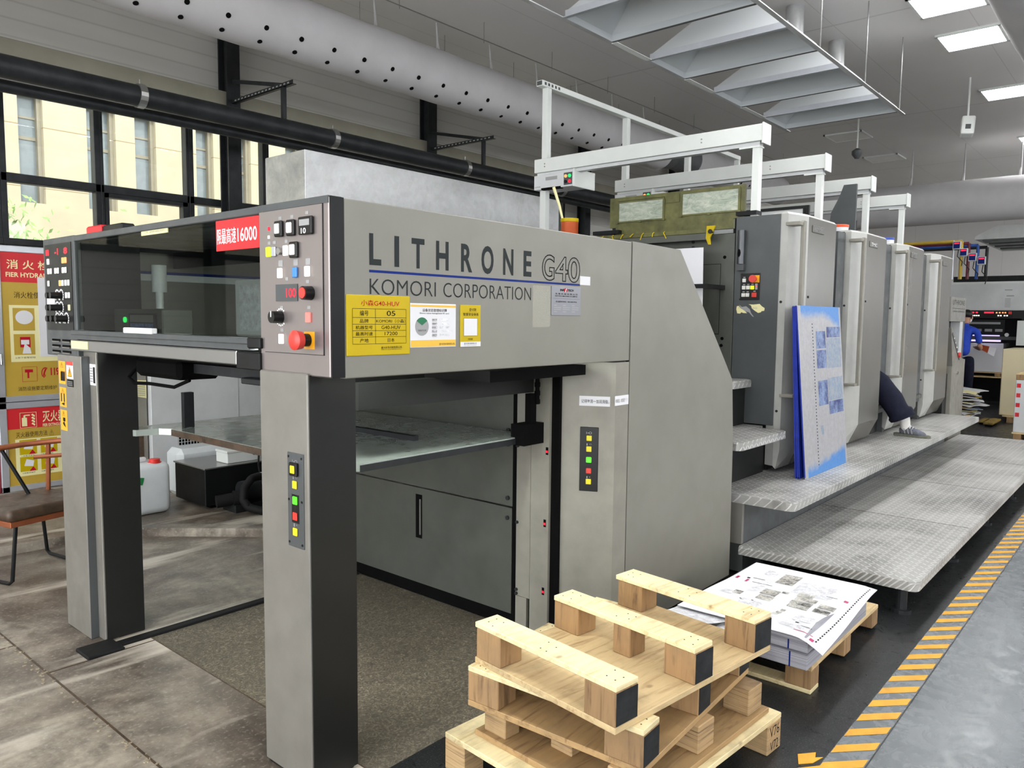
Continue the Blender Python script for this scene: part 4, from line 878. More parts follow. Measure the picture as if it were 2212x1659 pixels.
bx('added_inner_glow', 'inner_fill', D, 1.60, 1.64, 2.16, 2.18, 1.45, 1.85); bx('box_inner_side', 'blk', FB, XF+.03, XF+.30, 3.896, 3.90, 1.40, 1.90)  # hidden glowing strip added to light the space behind the guard
# top covers
bx('top_cover', 'dk', D, 1.48, 3.09, 1.965, 4.27, 1.885, 1.903); bx('rear_top_cover', 'beige', D, 3.11, 3.56, 1.965, 4.27, 1.885, 1.903)
b = MB(); b.prism([(3.56, 1.903), (4.22, 1.20), (4.22, .5), (4.19, .5), (4.19, 1.19), (3.54, 1.885)], 'y', 1.965, 4.27); b.build('rear_slope_cover', 'dk', D)
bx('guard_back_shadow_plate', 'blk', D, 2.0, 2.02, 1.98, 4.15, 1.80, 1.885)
# red lamp block on top
t = thing('warning_beacon', 'small red beacon with a dark bracket on top of the delivery front edge', 'beacon', (1.50, 3.72, 1.905))
bx('lens', 'red', t, 1.46, 1.52, 3.72, 3.88, 1.905, 1.955, bev=.008); bx('bracket', 'blk', t, 1.47, 1.53, 3.52, 3.72, 1.904, 1.95, bev=.006)
# ================================================================== PRINTING UNITS
PX = 1.33
def hexrings(mb, low, high, m=None):
    """loft between two equally long rings of 3D points, capped"""
    n = len(low); mb.poly(low+high, [tuple(range(n))[::-1], tuple(range(n, 2*n))]+[(i, (i+1) % n, n+(i+1) % n, n+i) for i in range(n)], m)
names = ['nearest printing unit, with a torn label and button panel on its grey front', 'second printing unit from the delivery, under the orange lidded tin', 'third printing unit from the delivery, beside the seated leg', 'fourth printing unit, farthest from the camera']
UN = []
for k in range(4):
    dx = PX*k; xa = 5.2+dx
    U = thing('printing_unit', names[k], 'printing unit', (xa+.6, 3.1, 0), 0, 'row of printing units'); UN.append(U)
    # body
    if k == 0:
        bx('front_frame', 'grn', U, xa, xa+.06, 2.397, 4.15, .86, 2.165, bev=.002); bx('front_door', 'dk', U, xa, xa+.06, 2.066, 2.393, .825, 2.275, bev=.003)
        bx('frame_joint', 'void', U, xa+.012, xa+.05, 2.392, 2.398, .83, 2.26)
    else: bx('front_frame', 'dk', U, xa, xa+.06, 2.066, 4.15, .5, 2.275, bev=.003)
    bx('unit_body', 'dk2', U, xa+.06, xa+.82, 2.13, 4.15, .46, 2.14 if k == 0 else 2.2)
    if k < 3: bx('rear_body', 'dk2', U, xa+.82, xa+PX-.03, 2.80, 4.15, .46, 2.1); bx('gap_floor', 'dk2', U, xa+.82, xa+PX-.03, 2.11, 2.80, .46, .80)
    bx('far_tower', 'doorw', U, xa+.05, xa+.81, 4.15, 4.30, .5, 2.28)
    # operator door: upper hollow shape, tapered foot
    P = [(xa-.002, 2.065), (xa-.002, 2.02), (xa+.24, 1.97), (xa+.81, 1.97), (xa+.81, 2.13), (xa+.02, 2.13)]
    b = MB(); z1, z0 = .69, .525
    up_ = [(x, y, 2.272) for x, y in P]; mid = [(x, y, z1 if y < 2.0 else (z1-.03 if i == 1 else z1-.1)) for i, (x, y) in enumerate(P)]
    top = [(x+(.012 if x < xa+.1 else -.012 if x > xa+.7 else 0), y+(.014 if y < 2.05 else 0), 2.288) for x, y in P]
    low = [(x if i not in (3, 4) else x-.0, max(y, 2.045) if y < 2.06 else y, z0+(.0 if i not in (0, 5) else .02)) for i, (x, y) in enumerate(P)]
    hexrings(b, mid, up_); hexrings(b, up_, top); hexrings(b, low, mid)
    bmesh.ops.remove_doubles(b.bm, verts=b.bm.verts, dist=1e-5)
    for fc in b.bm.faces:
        fc.normal_update(); n = fc.normal
    d = b.build('operator_door', 'door', U); d.data.materials.append(M['doorw'])
    for p in d.data.polygons:
        c = p.center+Vector(WM[d].translation)
        if c.x < xa+.2 or p.normal.z > .3: p.material_index = 1
    # handle bar, name plate, rear rail of the gap
    hb = bx('handle_bar', 'beige2', U, xa+.045, xa+.085, 1.925, 1.952, 1.03, 2.225, bev=.004)
    b = MB(); b.box(xa-.02, xa+.07, 1.935, 2.03, 2.19, 2.215, .003); b.build('handle_bracket', 'beige2', hb); MB().box(xa-.02, xa+.07, 1.935, 2.03, 1.03, 1.05, .003).build('handle_bracket', 'beige2', hb)
    q = bx('pull_recess', 'door', U, xa+.31, xa+.535, 1.962, 1.971, 2.172, 2.222, bev=.003); b = MB(); put_text(b, 'KOMORI' if k != 1 else 'TMC', SD(1.962), xa+.34, xa+.50, 2.183, 2.21, None, .01); b.build('recess_lettering', 'inkl' if k != 1 else 'inkw', q)
    (k == 3) or bx('gap_rail', 'beige2', U, xa+.90, xa+.97, 2.03, 2.06, .95, 2.235, bev=.006);  (k == 3) or bx('gap_jamb', 'dk', U, xa+1.12, xa+PX-.03, 2.055, 2.10, .7, 2.26)
    for z, y in ((1.68, 2.03), (.93, 2.03)): MB().cyl((xa-.006, y+.02, z), (xa, y+.02, z), .009, seg=10).build('door_stud', 'iron', U)
    MB().cyl((xa+.28, 1.964, 1.72), (xa+.28, 1.972, 1.72), .008, seg=10).build('door_stud', 'iron', U)
    # top: ink guard with two windows
    if k < 3:
        gx = xa+.40; zt, zb, ya, yb = 2.573, 2.325, 2.515, 3.72; gm = 'olive' if k == 0 else 'dk2'
        if k: zt -= .0
        g_ = MB(); ys_ = (ya, ya+.045, 3.045, 3.195, 3.64, yb)
        g_.box(gx, gx+.03, ya, yb, zt-.03, zt); g_.box(gx, gx+.03, ya, yb, zb, zb+.05); [g_.box(gx, gx+.03, a, c, zb+.05, zt-.03) for a, c in ((ya, 2.55), (3.045, 3.195), (3.64, yb))]
        gd = g_.build('ink_guard', gm, U)
        for a, c, z2, z3 in ((2.55, 3.045, 2.385, 2.545), (3.195, 3.64, 2.372, 2.525)):
            f_ = MB(); f_.box(gx-.01, gx, a, c, z2-.012, z2); f_.box(gx-.01, gx, a, c, z3, z3+.012); f_.box(gx-.01, gx, a-.004, a+.014, z2, z3); f_.box(gx-.01, gx, c-.014, c+.004, z2, z3)
            for yy in (a, (a+c)/2, c): f_.box(gx-.018, gx-.008, yy-.012, yy+.012, z2-.02, z2-.004)
            f_.build('window_frame', gm, gd); bx('guard_window', 'mist' if k == 0 else 'cab', gd, gx-.004, gx+.006, a+.006, c-.006, z2, z3)
        bx('guard_plate', gm, gd, gx-.006, gx, 3.06, 3.18, 2.49, 2.553); bx('guard_hinge', 'blk', gd, gx-.05, gx+.05, 2.40, 2.56, 2.335, 2.365); bx('guard_hinge', 'blk', gd, gx-.05, gx+.05, 3.6, 3.86, 2.27, 2.30)
        if k == 0: bx('guard_flap', gm, gd, gx+.0, gx+.03, 2.6, 3.66, 2.25, 2.325)
        else: bx('guard_support', 'dk2', gd, gx, gx+.03, 2.53, 2.60, 2.2, 2.33)
        bx('guard_post', 'dk2', gd, gx+.01, gx+.03, 3.62, 3.70, 2.2, 2.33)
    if k == 1 or k == 2:
        xx = xa-.03+.02
        MB().prism([(2.41, 2.25), (2.41, 2.875), (2.53, 2.875), (2.57, 2.76), (2.64, 2.62), (2.68, 2.25)], 'x', xa+.02, xa+.05).build('side_plate', 'dk', U) if k == 2 else None
# front of the nearest unit
U = UN[0]; xa = 5.2; Y_ = lambda p: 2.395-.0033*(p-1590); Z_ = lambda p: 2.273-.00325*(p-470)
bx('ink_ledge', 'olive', U, xa-.10, xa+.01, 2.56, 3.9, 2.165, 2.20, bev=.006); bx('ledge_rim', 'grn', U, xa-.11, xa-.10, 2.56, 3.9, 2.12, 2.165)
b = MB()
for q in range(9): y = 2.9+q*.09; b.tube([(xa-.104, y, 2.20), (xa-.108, y+.01, 2.19), (xa-.112, y+random.uniform(-.02, .03), 2.17+random.uniform(-.03, .01))], .004, 6)
b.build('dried_ink_drips', 'yel', U)
MB().prism([(2.495, 2.215), (2.56, 2.215), (2.565, 2.13), (2.545, 2.085), (2.53, 2.085), (2.535, 2.13)], 'x', xa-.115, xa-.10).build('ledge_bracket', 'yel', U); MB().cyl((xa-.125, 2.53, 2.175), (xa-.10, 2.53, 2.175), .016, seg=12).build('bracket_knob', 'bk', U)
b = MB(); b.cyl((xa-.03, 2.336, 1.945), (xa-.03, 2.336, 2.178), .026, seg=20); b.build('tube_holder', 'dsteel', U, smooth=True)
MB().sphere((xa-.052, 2.338, 2.02), .012, (.5, 1, 3)).build('tube_slot', 'void', U); bx('tube_bracket', 'dk', U, xa-.04, xa, 2.31, 2.362, 1.90, 1.945)
CPU = bx('unit_button_panel', 'dk2', U, xa-.006, xa, Y_(1649), Y_(1606), Z_(648), Z_(591), bev=.002)
zz = lambda p: Z_(440+p/6.144); yy = lambda p: Y_(1540+p/6.144)
xb = xa-.006
for px_, py_, m_ in ((458, 1020, 'bw'), (510, 1020, 'bk'), (455, 1115, 'bw'), (512, 1115, 'bw'), (570, 1115, 'lyel'), (452, 1212, 'bw'), (508, 1212, 'bw'), (598, 1212, 'br')): btn(CPU, xb, yy(px_), zz(py_), .026 if px_ != 598 else .034, .026 if px_ != 598 else .032, m_)
bx('emergency_backplate', 'amber', CPU, xb-.002, xb, yy(660), yy(560), zz(1050), zz(955)); b = MB(); b.cyl((xb-.045, yy(600), zz(1003)), (xb-.022, yy(600), zz(1003)), .026, .023, seg=20); b.cyl((xb-.022, yy(600), zz(1003)), (xb, yy(600), zz(1003)), .016, seg=14); b.build('emergency_button', 'br', CPU, smooth=True)
bx('pilot_light', 'lred', CPU, xb-.002, xb, yy(626), yy(616), zz(1105), zz(1088)); bx('pilot_frame', 'inkl', CPU, xb-.001, xb, yy(638), yy(606), zz(1142), zz(1062))
for px_, py_ in ((415, 940), (660, 940), (405, 1268), (648, 1268)): MB().cyl((xb-.003, yy(px_), zz(py_)), (xb, yy(px_), zz(py_)), .006, seg=8).build('panel_screw', 'bk', CPU)
b = MB()
for px_, py_ in ((456, 980), (455, 1075), (512, 1075), (570, 1072), (452, 1170), (508, 1170), (600, 1165)): b.box(xb-.0008, xb, yy(px_)-.008, yy(px_)+.008, zz(py_)-.003, zz(py_)+.004)
b.build('symbol_prints', 'inkl', CPU)
def torn(pts, m, nm, d=.0012):
    b = MB(); b.prism([(yy(x), zz(y)) for x, y in pts], 'x', xa-d, xa); return b.build(nm, m, U)
torn([(360, 1360), (385, 1355), (420, 1390), (470, 1420), (505, 1452), (455, 1450), (425, 1440), (410, 1458), (370, 1455), (355, 1400)], 'cream', 'torn_label'); torn([(520, 1335), (590, 1338), (670, 1330), (700, 1360), (740, 1385), (735, 1420), (700, 1425), (690, 1440), (655, 1448), (610, 1420), (570, 1390), (555, 1350)], 'cream', 'torn_label')
torn([(390, 1340), (430, 1370), (490, 1360), (540, 1400), (560, 1450), (600, 1500), (580, 1495), (530, 1440), (470, 1425), (420, 1385)], 'inkl', 'scraped_patch', .0008)
b = MB(); put_text(b, 'KO', FR(xa-.0012), -yy(580), -yy(640), zz(1395), zz(1375)); put_text(b, 'TA', FR(xa-.0012), -yy(380), -yy(440), zz(1390), zz(1375)); b.build('label_remains', 'inkl', U)
b = MB(); y0, y1, z0, z1 = 2.50, 2.80, 1.45, 1.955
for a in ((y0-.003, y0, z0, z1), (y0, y1, z1-.003, z1), (y0, y1, z0, z0+.004)): b.box(xa-.001, xa+.001, *a)
b.build('hatch_outline', 'void', U)
for y, z in ((2.47, 2.0), (2.47, 1.42), (2.475, 1.37)): MB().cyl((xa-.004, y, z), (xa, y, z), .012, seg=10).build('bolt_hole', 'void', U)
for z in (2.12, 2.08): MB().cyl((xa-.006, 2.72, z), (xa, 2.72, z), .012, seg=10).build('bolt_head', 'iron', U)
bx('coating_base', 'dk2', U, 4.62, xa, 3.30, 4.15, .5, 2.12); bx('under_frame', 'dk2', U, 4.42, xa+.06, 2.14, 4.15, .05, .80)
bx('plate_holder', 'bk', U, 4.93, 5.2, 2.46, 2.50, 1.77, 1.80); bx('plate_holder', 'bk', U, 4.905, 4.93, 2.46, 3.1, 1.77, 1.80)
for k in range(4): bx('base_frame', 'dk2', UN[k], 5.2+PX*k+.07, 5.2+PX*(k+1)-.03-(.48 if k == 3 else 0), 2.16, 4.15, .02, .455)
# white sheet standing on the holder
b = MB(); b.poly([(5.02, 2.55, 2.06), (5.02, 3.2, 2.06), (4.945, 3.15, 1.42), (4.945, 2.50, 1.42), (5.026, 2.55, 2.06), (5.026, 3.2, 2.06), (4.951, 3.15, 1.42), (4.951, 2.50, 1.42)], [(0, 1, 2, 3), (7, 6, 5, 4), (0, 4, 5, 1), (1, 5, 6, 2), (2, 6, 7, 3), (3, 7, 4, 0)])
tag(b.build('blank_sheet', 'paper'), 'blank white sheet standing upright between the delivery and the nearest printing unit', 'sheet')
# steps and platforms
def tread(name, label, x0, x1, y0, y1, zt, group, bev=.028, th=.05, joints=()):
    b = MB(); r = .045; pts = []
    for cx, cy, a0 in ((x0+r, y0+r, 180), (x1-r, y0+r, 270)):
        for q in range(6): a = math.radians(a0+q*18); pts.append((cx+r*math.cos(a), cy+r*math.sin(a)))
    pts += [(x1, y1), (x0, y1)]
    b.prism(pts, 'z', zt-th, zt)
    es = [e for e in b.bm.edges if all(abs(v.co.z-zt) < 1e-5 for v in e.verts) and not all(abs(v.co.y-y1) < 1e-5 for v in e.verts)]
    bmesh.ops.bevel(b.bm, geom=es, offset=.008, segments=2, affect='EDGES')
    o = b.build('tread', 'tread', None); return o
def platform(name, label, args, extra, group='tread plate platforms', joints=()):
    t = thing(name, label, 'platform', (args[0], args[2], 0), 0, group); o = tread(name, label, *args, group); 
    w = WM[o]; o.parent = t; o.location = Vector(o.location)-Vector((args[0], args[2], 0)); WM[o] = w
    for e in extra: e(t)
    for x in joints: bx('plate_joint', 'iron', t, x-.003, x+.003, args[2]+.01, args[3]-.01, args[4]-.004, args[4]+.0008)
    return t
def legs(x0, x1, y, n, zt):
    def f(t):
        for i in range(n):
            x = x0+(x1-x0)*i/(n-1)
            MB().cyl((x, y, .02), (x, y, zt-.05), .028, seg=12).build('leg', 'iron', t); MB().cyl((x, y, 0), (x, y, .02), .05, seg=12).build('foot', 'iron', t)
    return f
platform('long_step', 'long tread plate step beside the printing units, with a leg and printing plates on it', (4.37, 9.95, 1.60, 2.16, .50), [lambda t: bx('riser', 'dk', t, 4.40, 9.8, 1.91, 2.12, .02, .452), lambda t: bx('riser_end', 'ltmetal', t, 4.372, 4.40, 1.91, 2.10, .20, .452)], joints=(8.3,))
platform('low_platform', 'low wide tread plate platform on legs, nearest the striped tape', (4.325, 10.6, .925, 1.905, .20), [legs(4.42, 10.4, 1.02, 6, .2), legs(4.42, 10.4, 1.82, 6, .2)], joints=(5.75, 7.2, 8.7))
platform('corner_step', 'small tread plate step between the delivery and the nearest printing unit', (4.34, 5.08, 1.92, 2.14, .82), [lambda t: bx('back_ledge', 'tread', t, 4.34, 5.19, 2.14, 2.52, .772, .82), lambda t: bx('step_riser', 'dk2', t, 4.40, 5.17, 2.12, 2.14, .50, .77)])
platform('upper_step', 'narrow tread plate step just visible behind the slanted side panel', (4.85, 5.19, 2.22, 2.52, 1.14), [lambda t: bx('step_body', 'dk2', t, 4.88, 5.19, 2.28, 2.52, .82, 1.09)])
for k in range(1, 4): bx('gap_step', 'grn', UN[k-1], 5.2+PX*k-.5, 5.2+PX*k-.02, 2.03, 2.10, .74, .78, bev=.006)
# gantries with hoists above the units
GL = ['nearest white gantry, with a hoist box showing orange, green and red lights', 'second white gantry from the camera', 'third white gantry from the camera', 'fourth white gantry, farthest from the camera']
for k in range(4):
    gx = 5.55+PX*k; g = thing('plate_gantry', GL[k], 'gantry', (gx, 3.4, 2.29), 0, 'row of white gantries over the press')
    bm_ = bx('beam', 'white', g, gx, gx+.10, 2.375, 4.52, 2.868, 2.988, bev=.003); bx('beam_end_cap', 'white', bm_, gx-.012, gx+.13, 2.362, 2.375, 2.845, 2.995, bev=.003)
    bx('under_rail', 'cab', g, gx+.02, gx+.08, 2.40, 4.5, 2.838, 2.866)
    bx('post', 'white', g, gx+.03, gx+.09, 2.405, 2.46, 2.29, 2.838, bev=.002); bx('post_flange', 'white', g, gx+.02, gx+.10, 2.40, 2.56, 2.826, 2.838)
    bx('rear_post', 'white', g, gx+.03, gx+.09, 4.41, 4.475, 2.0, 2.868, bev=.002)
    if k < 3: bx('upper_post', 'white', g, gx+.03, gx+.09, 4.40, 4.46, 2.985, 3.615, bev=.002)
    for y in (2.86, 4.40):
        for z in (2.915, 2.94): MB().cyl((gx-.004, y, z), (gx, y, z), .006, seg=8).build('screw', 'steel', g)
    h = bx('hoist_box', 'cab', g, gx-.02, gx+.20, 4.07, 4.505, 2.71, 2.838, bev=.004)
    bx('hoist_cover', 'white', h, gx-.02, gx+.30, 4.055, 4.07, 2.705, 2.86, bev=.003); bx('switch_plate', 'dk', h, gx-.023, gx-.019, 4.075, 4.165, 2.725, 2.83); bx('rating_plate', 'inkl', h, gx-.022, gx-.019, 4.24, 4.37, 2.785, 2.815)
    for y, z, m_ in ((4.142, 2.80, 'lora'), (4.10, 2.80, 'ledg'), (4.10, 2.752, 'lred')): MB().cyl((gx-.03, y, z), (gx-.022, y, z), .014, seg=14).build('button_light', m_, h)
    MB().cyl((gx-.035, 4.142, 2.752), (gx-.022, 4.142, 2.752), .014, seg=14).build('hoist_knob', 'bk', h); bx('hoist_slot', 'void', h, gx-.022, gx+.02, 4.2, 4.42, 2.705, 2.722)
    b = MB(); put_text(b, 'KOMORI', FR(gx-.02), -4.49, -4.43, 2.73, 2.74); b.build('hoist_lettering', 'ink', h)
t = thing('overhead_rail', 'thin white rail on tall posts behind the gantries, below the ceiling', 'rail', (7.5, 4.43, 3.615))
bx('rail_bar', 'white', t, 5.50, 9.62, 4.395, 4.465, 3.615, 3.665, bev=.002); b = MB()
for q in range(5): b.box(5.53+q*.05, 5.555+q*.05, 4.393, 4.396, 3.628, 3.652)
b.build('rail_slots', 'dk', t); bx('rail_end', 'dk', t, 5.497, 5.5005, 4.402, 4.458, 3.622, 3.658)
bx('rail_arm', 'white', t, 9.57, 9.62, 4.40, 4.46, 3.2, 3.615)
# tins
def tin(x, y, z, r, h, body, lid, label, text=None, spat=False, name='ink_tin'):
    t = thing(name, label, 'tin', (x, y, z)); b = MB(); b.lathe([(r*.98, 0), (r, .004), (r, h*.8), (r*1.02, h*.82), (r*1.02, h*.86), (r, h*.87)], (x, y, z), 28); b.build('tin_body', body, t, smooth=True)
    if lid:
        MB().lathe([(r*1.04, h*.84), (r*1.06, h*.86), (r*1.06, h*.98), (r*.9, h)], (x, y, z), 28).build('tin_lid', lid, t, smooth=True)
    else:
        MB().lathe([(r*1.03, h*.87), (r*1.05, h*.9), (r*1.05, h*1.0), (r*.98, h*1.0), (r*.95, h*.8)], (x, y, z), 28).build('tin_rim', 'yel', t, smooth=True)
        b = MB(); b.tube([(x-.02, y+.03, z+h*.6), (x-.05, y+.06, z+h*1.5), (x-.075, y+.10, z+h*2.25)], [.008, .010, .012], 8); b.build('spatula', 'cream', t, smooth=True)
    if text:
        a0 = math.atan2(-y, -x); b = MB(); f = lambda u, v, n: (x+(r+.001)*math.cos(a0+u/r), y+(r+.001)*math.sin(a0+u/r), z+v); put_text(b, text, f, -r*.75, r*.75, h*.25, h*.6, None, .01); b.build('tin_lettering', 'ink', t)
    return t
tin(4.80, 3.555, 2.12, .066, .19, 'orange', None, 'open orange ink tin with a spatula, yellow drips on its rim')
tin(6.72, 2.18, 2.20, .072, .155, 'paper', 'tinred', 'white tin with an orange lid behind the top of the nearest unit door', 'INK No')
tin(8.00, 2.15, 2.20, .066, .155, 'paper', 'tinblue', 'white tin with a blue lid behind the second unit door', 'Y6 V6-8')
# stack of used printing plates leaning on the first unit door
def leanplate(yb, yt, x0, x1, zt, label, m, front=False, sh=0):
    zb = .502; L = math.hypot(yt-yb, zt-zb); a = math.atan2(yt-yb, zt-zb)
    t = thing('printing_plate', label, 'printing plate', (x0, yb, zb), 0, 'used printing plates leaning on the nearest unit')
    R_ = Matrix.Translation((0, yb, zb)) @ Matrix.Rotation(-a, 4, 'X')
    f = lambda u, v, n: tuple(R_ @ Vector((u, -n, v)))
    b = MB(); b.box(x0, x1, 0, .004, 0, L, mat=R_); b.build('plate_sheet', 'blueedge' if not front else 'platef', t)
    bx_ = MB(); bx_.box(x0-.003, x0-.0005, -.002, .007, .01, L-.004, mat=R_); bx_.build('plate_edge', 'blueedge', t)
    if not front: return t
    w = x1-x0; U_ = lambda p: x0+w*p
    def band(pts, m_, nm):
        b = MB(); b.poly([f(U_(u), L*v, .0008) for u, v in pts], [tuple(range(len(pts)))]); return b.build(nm, m_, t)
    for u0, u1, v0, v1, m_ in ((.38, .60, .745, .85, 'pbl'), (.38, .60, .625, .735, 'pbl'), (.38, .60, .40, .55, 'pbl'), (.63, .97, .81, .875, 'pbl'), (.62, .97, .62, .805, 'pbl2'), (.62, .97, .42, .56, 'pbl2'), (.62, .97, .335, .415, 'pbl'), (.40, .46, .225, .28, 'pbl2')): band([(u0, v0), (u1, v0), (u1, v1), (u0, v1)], m_, 'plate_image')
    b = MB()
    for q in range(44): v = .05+q*.0195; rect(b, f, U_(.298), U_(.318), L*v, L*(v+.007), None, .0008)
    b.build('register_marks', 'inkg', t); return t
leanplate(1.80, 1.905, 5.105, 5.965, 1.655, 'front printing plate of the leaning stack, with blue images and blue ends', 'plate', True)
leanplate(1.836, 1.911, 5.099, 5.955, 1.652, 'printing plate right behind the front one of the leaning stack', 'plate')
leanplate(1.846, 1.917, 5.094, 5.95, 1.646, 'third printing plate of the leaning stack, edge on', 'plate')
leanplate(1.858, 1.923, 5.089, 5.945, 1.650, 'rearmost printing plate of the leaning stack, against the unit door', 'plate')
# feeder end
F = thing('press_feeder', 'feeder end of the press with a slanted console, beyond the last printing unit', 'feeder', (11, 3, 0))
bx('feeder_body', 'dk', F, 10.03, 12.4, 2.25, 4.2, .02, 1.84); bx('lettered_side_panel', 'ltmetal', F, 10.0, 10.80, 1.955, 2.25, 1.565, 1.85, bev=.004)
b = MB(); f = SD(1.955); put_text(b, 'LITHRONE', f, 10.06, 10.7, 1.76, 1.815, None, .0); rect(b, f, 10.05, 10.75, 1.715, 1.72); put_text(b, 'KOMORI CORPORATION', f, 10.1, 10.7, 1.675, 1.69); b.build('panel_lettering', 'inkg', F)
bx('console_cabinet', 'beige2', F, 10.22, 10.93, 1.955, 2.25, .02, 1.10, bev=.004); MB().prism([(10.05, 1.49), (10.12, 1.49), (10.62, 1.13), (10.93, 1.10), (10.93, 1.04), (10.22, 1.04)], 'y', 1.955, 2.25).build('slanted_console', 'ltmetal', F)
bx('console_upright', 'cab', F, 10.75, 10.92, 2.0, 2.25, 1.10, 1.60); bx('console_back', 'dk2', F, 10.30, 10.75, 2.1, 2.26, 1.10, 1.57)
b = MB(); b.prism([(10.10, 1.42), (10.13, 1.44), (10.60, 1.13), (10.57, 1.10)], 'y', 1.95, 1.956); b.build('console_face', 'dk', F)
MB().cyl((10.52, 1.93, 1.165), (10.52, 1.956, 1.165), .03, seg=16).build('emergency_button', 'br', F); [bx('console_button', 'bw', F, 10.2+.08*q, 10.225+.08*q, 1.945, 1.951, 1.36-.055*q, 1.38-.055*q) for q in range(4)]
MB().cyl((10.5, 1.94, .95), (10.5, 1.956, .95), .02, seg=14).build('door_lock', 'chrome', F)
MB().prism([(10.02, .06), (10.02, .30), (10.03, .95), (10.22, .95), (10.22, .06)], 'y', 2.0, 2.25).build('feeder_foot', 'dk2', F)
# person sitting in the gap between the second and third unit, one leg out on the step
Pn = thing('person', 'person seated between two printing units, leg in navy trousers and grey trainer on the step', 'person', (7.66, 2.2, .5))
Vs = [(7.55, 2.56, .92), (7.53, 2.60, 1.12), (7.53, 2.58, 1.34), (7.52, 2.54, 1.50), (7.52, 2.50, 1.60), (7.53, 2.47, 1.70), (7.50, 2.40, 1.44), (7.46, 2.22, 1.28), (7.48, 2.06, 1.20), (7.66, 2.45, 1.44), (7.70, 2.30, 1.26), (7.62, 2.14, 1.16)]
Es = [(0, 1), (1, 2), (2, 3), (3, 4), (4, 5), (3, 6), (6, 7), (7, 8), (3, 9), (9, 10), (10, 11)]
def seatedbody(): return None
body = skin('body', [(7.55, 2.50, .90), (7.54, 2.56, 1.10), (7.53, 2.55, 1.32), (7.53, 2.52, 1.46), (7.53, 2.50, 1.56), (7.53, 2.47, 1.68), (7.40, 2.50, 1.42), (7.38, 2.36, 1.22), (7.46, 2.20, 1.12), (7.67, 2.50, 1.42), (7.70, 2.36, 1.22), (7.62, 2.20, 1.12)], [(0, 1), (1, 2), (2, 3), (3, 4), (4, 5), (3, 6), (6, 7), (7, 8), (3, 9), (9, 10), (10, 11)], [.13, .12, .14, .1, .05, .09, .05, .042, .03, .05, .042, .03], 'blue', Pn)
skin('hair', [(7.53, 2.50, 1.74), (7.53, 2.54, 1.70), (7.53, 2.55, 1.66)], [(0, 1), (1, 2)], [.085, .08, .06], 'hair', Pn)
b = MB(); pts = [(7.55, 2.48, .93), (7.60, 2.28, 1.0), (7.655, 2.08, 1.0), (7.675, 2.02, .93), (7.70, 1.955, .83), (7.72, 1.90, .73), (7.732, 1.868, .685), (7.735, 1.86, .668)]; sm = []
for i in range(len(pts)-1):
    for q in range(4): sm.append(tuple(Vector(pts[i]).lerp(Vector(pts[i+1]), q/4)))
sm.append(pts[-1]); nn = len(sm); b.tube(sm, [.10+.012*math.sin(i*.9)*.3+(.012 if i > nn-8 else 0) for i in range(nn)], 20); leg = b.build('trouser_leg', 'navy', Pn, smooth=True)
skin('trouser_leg', [(7.50, 2.48, .92), (7.44, 2.30, .98), (7.42, 2.12, 1.0), (7.44, 2.10, .8), (7.45, 2.08, .62)], [(i, i+1) for i in range(4)], [.1, .09, .085, .075, .075], 'navy', Pn)
skin('sock', [(7.735, 1.85, .70), (7.74, 1.843, .64), (7.745, 1.835, .575), (7.74, 1.81, .555)], [(0, 1), (1, 2), (2, 3)], [.05, .05, .048, .044], 'sock', Pn)
b = MB(); put_text(b, 'SPORT', lambda u, v, n: (7.735+u-.05, 1.795-n+.0*v, .64-v*.0+u*0), 0, .01, 0, .01); b.bm.free()
sk = [(7.75, 1.888, .535), (7.748, 1.85, .548), (7.742, 1.80, .552), (7.733, 1.74, .538), (7.725, 1.69, .526), (7.722, 1.655, .52)]
sh = skin('trainer', sk, [(i, i+1) for i in range(5)], [(.036, .036), (.042, .05), (.046, .052), (.05, .040), (.046, .030), (.032, .022)], 'shoe', Pn)
b = MB(); pts = [(7.79, 1.92), (7.80, 1.85), (7.79, 1.78), (7.785, 1.70), (7.765, 1.64), (7.722, 1.615), (7.685, 1.64), (7.672, 1.70), (7.69, 1.78), (7.70, 1.86), (7.71, 1.92), (7.75, 1.935)]
b.prism(pts, 'z', .5005, .522); b.build('shoe_sole', 'sole', sh)
b = MB(); [b.tube([(7.705, 1.79-q*.022, .578-q*.008), (7.735, 1.79-q*.022, .602-q*.012), (7.772, 1.79-q*.022, .578-q*.008)], .004, 6) for q in range(4)]; b.build('laces', 'inkw', sh)
b = MB(); [b.poly([(7.694-.0005*q, 1.84-.03*q, .575), (7.690-.0005*q, 1.828-.03*q, .53), (7.690-.0005*q, 1.82-.03*q, .53), (7.694-.0005*q, 1.832-.03*q, .575)], [(0, 1, 2, 3)]) for q in range(3)]; b.build('shoe_stripes', 'inkl', sh)
M['fork'] = plain('worn_yellow_paint', '8a7230', .6, 0, .2, 20)
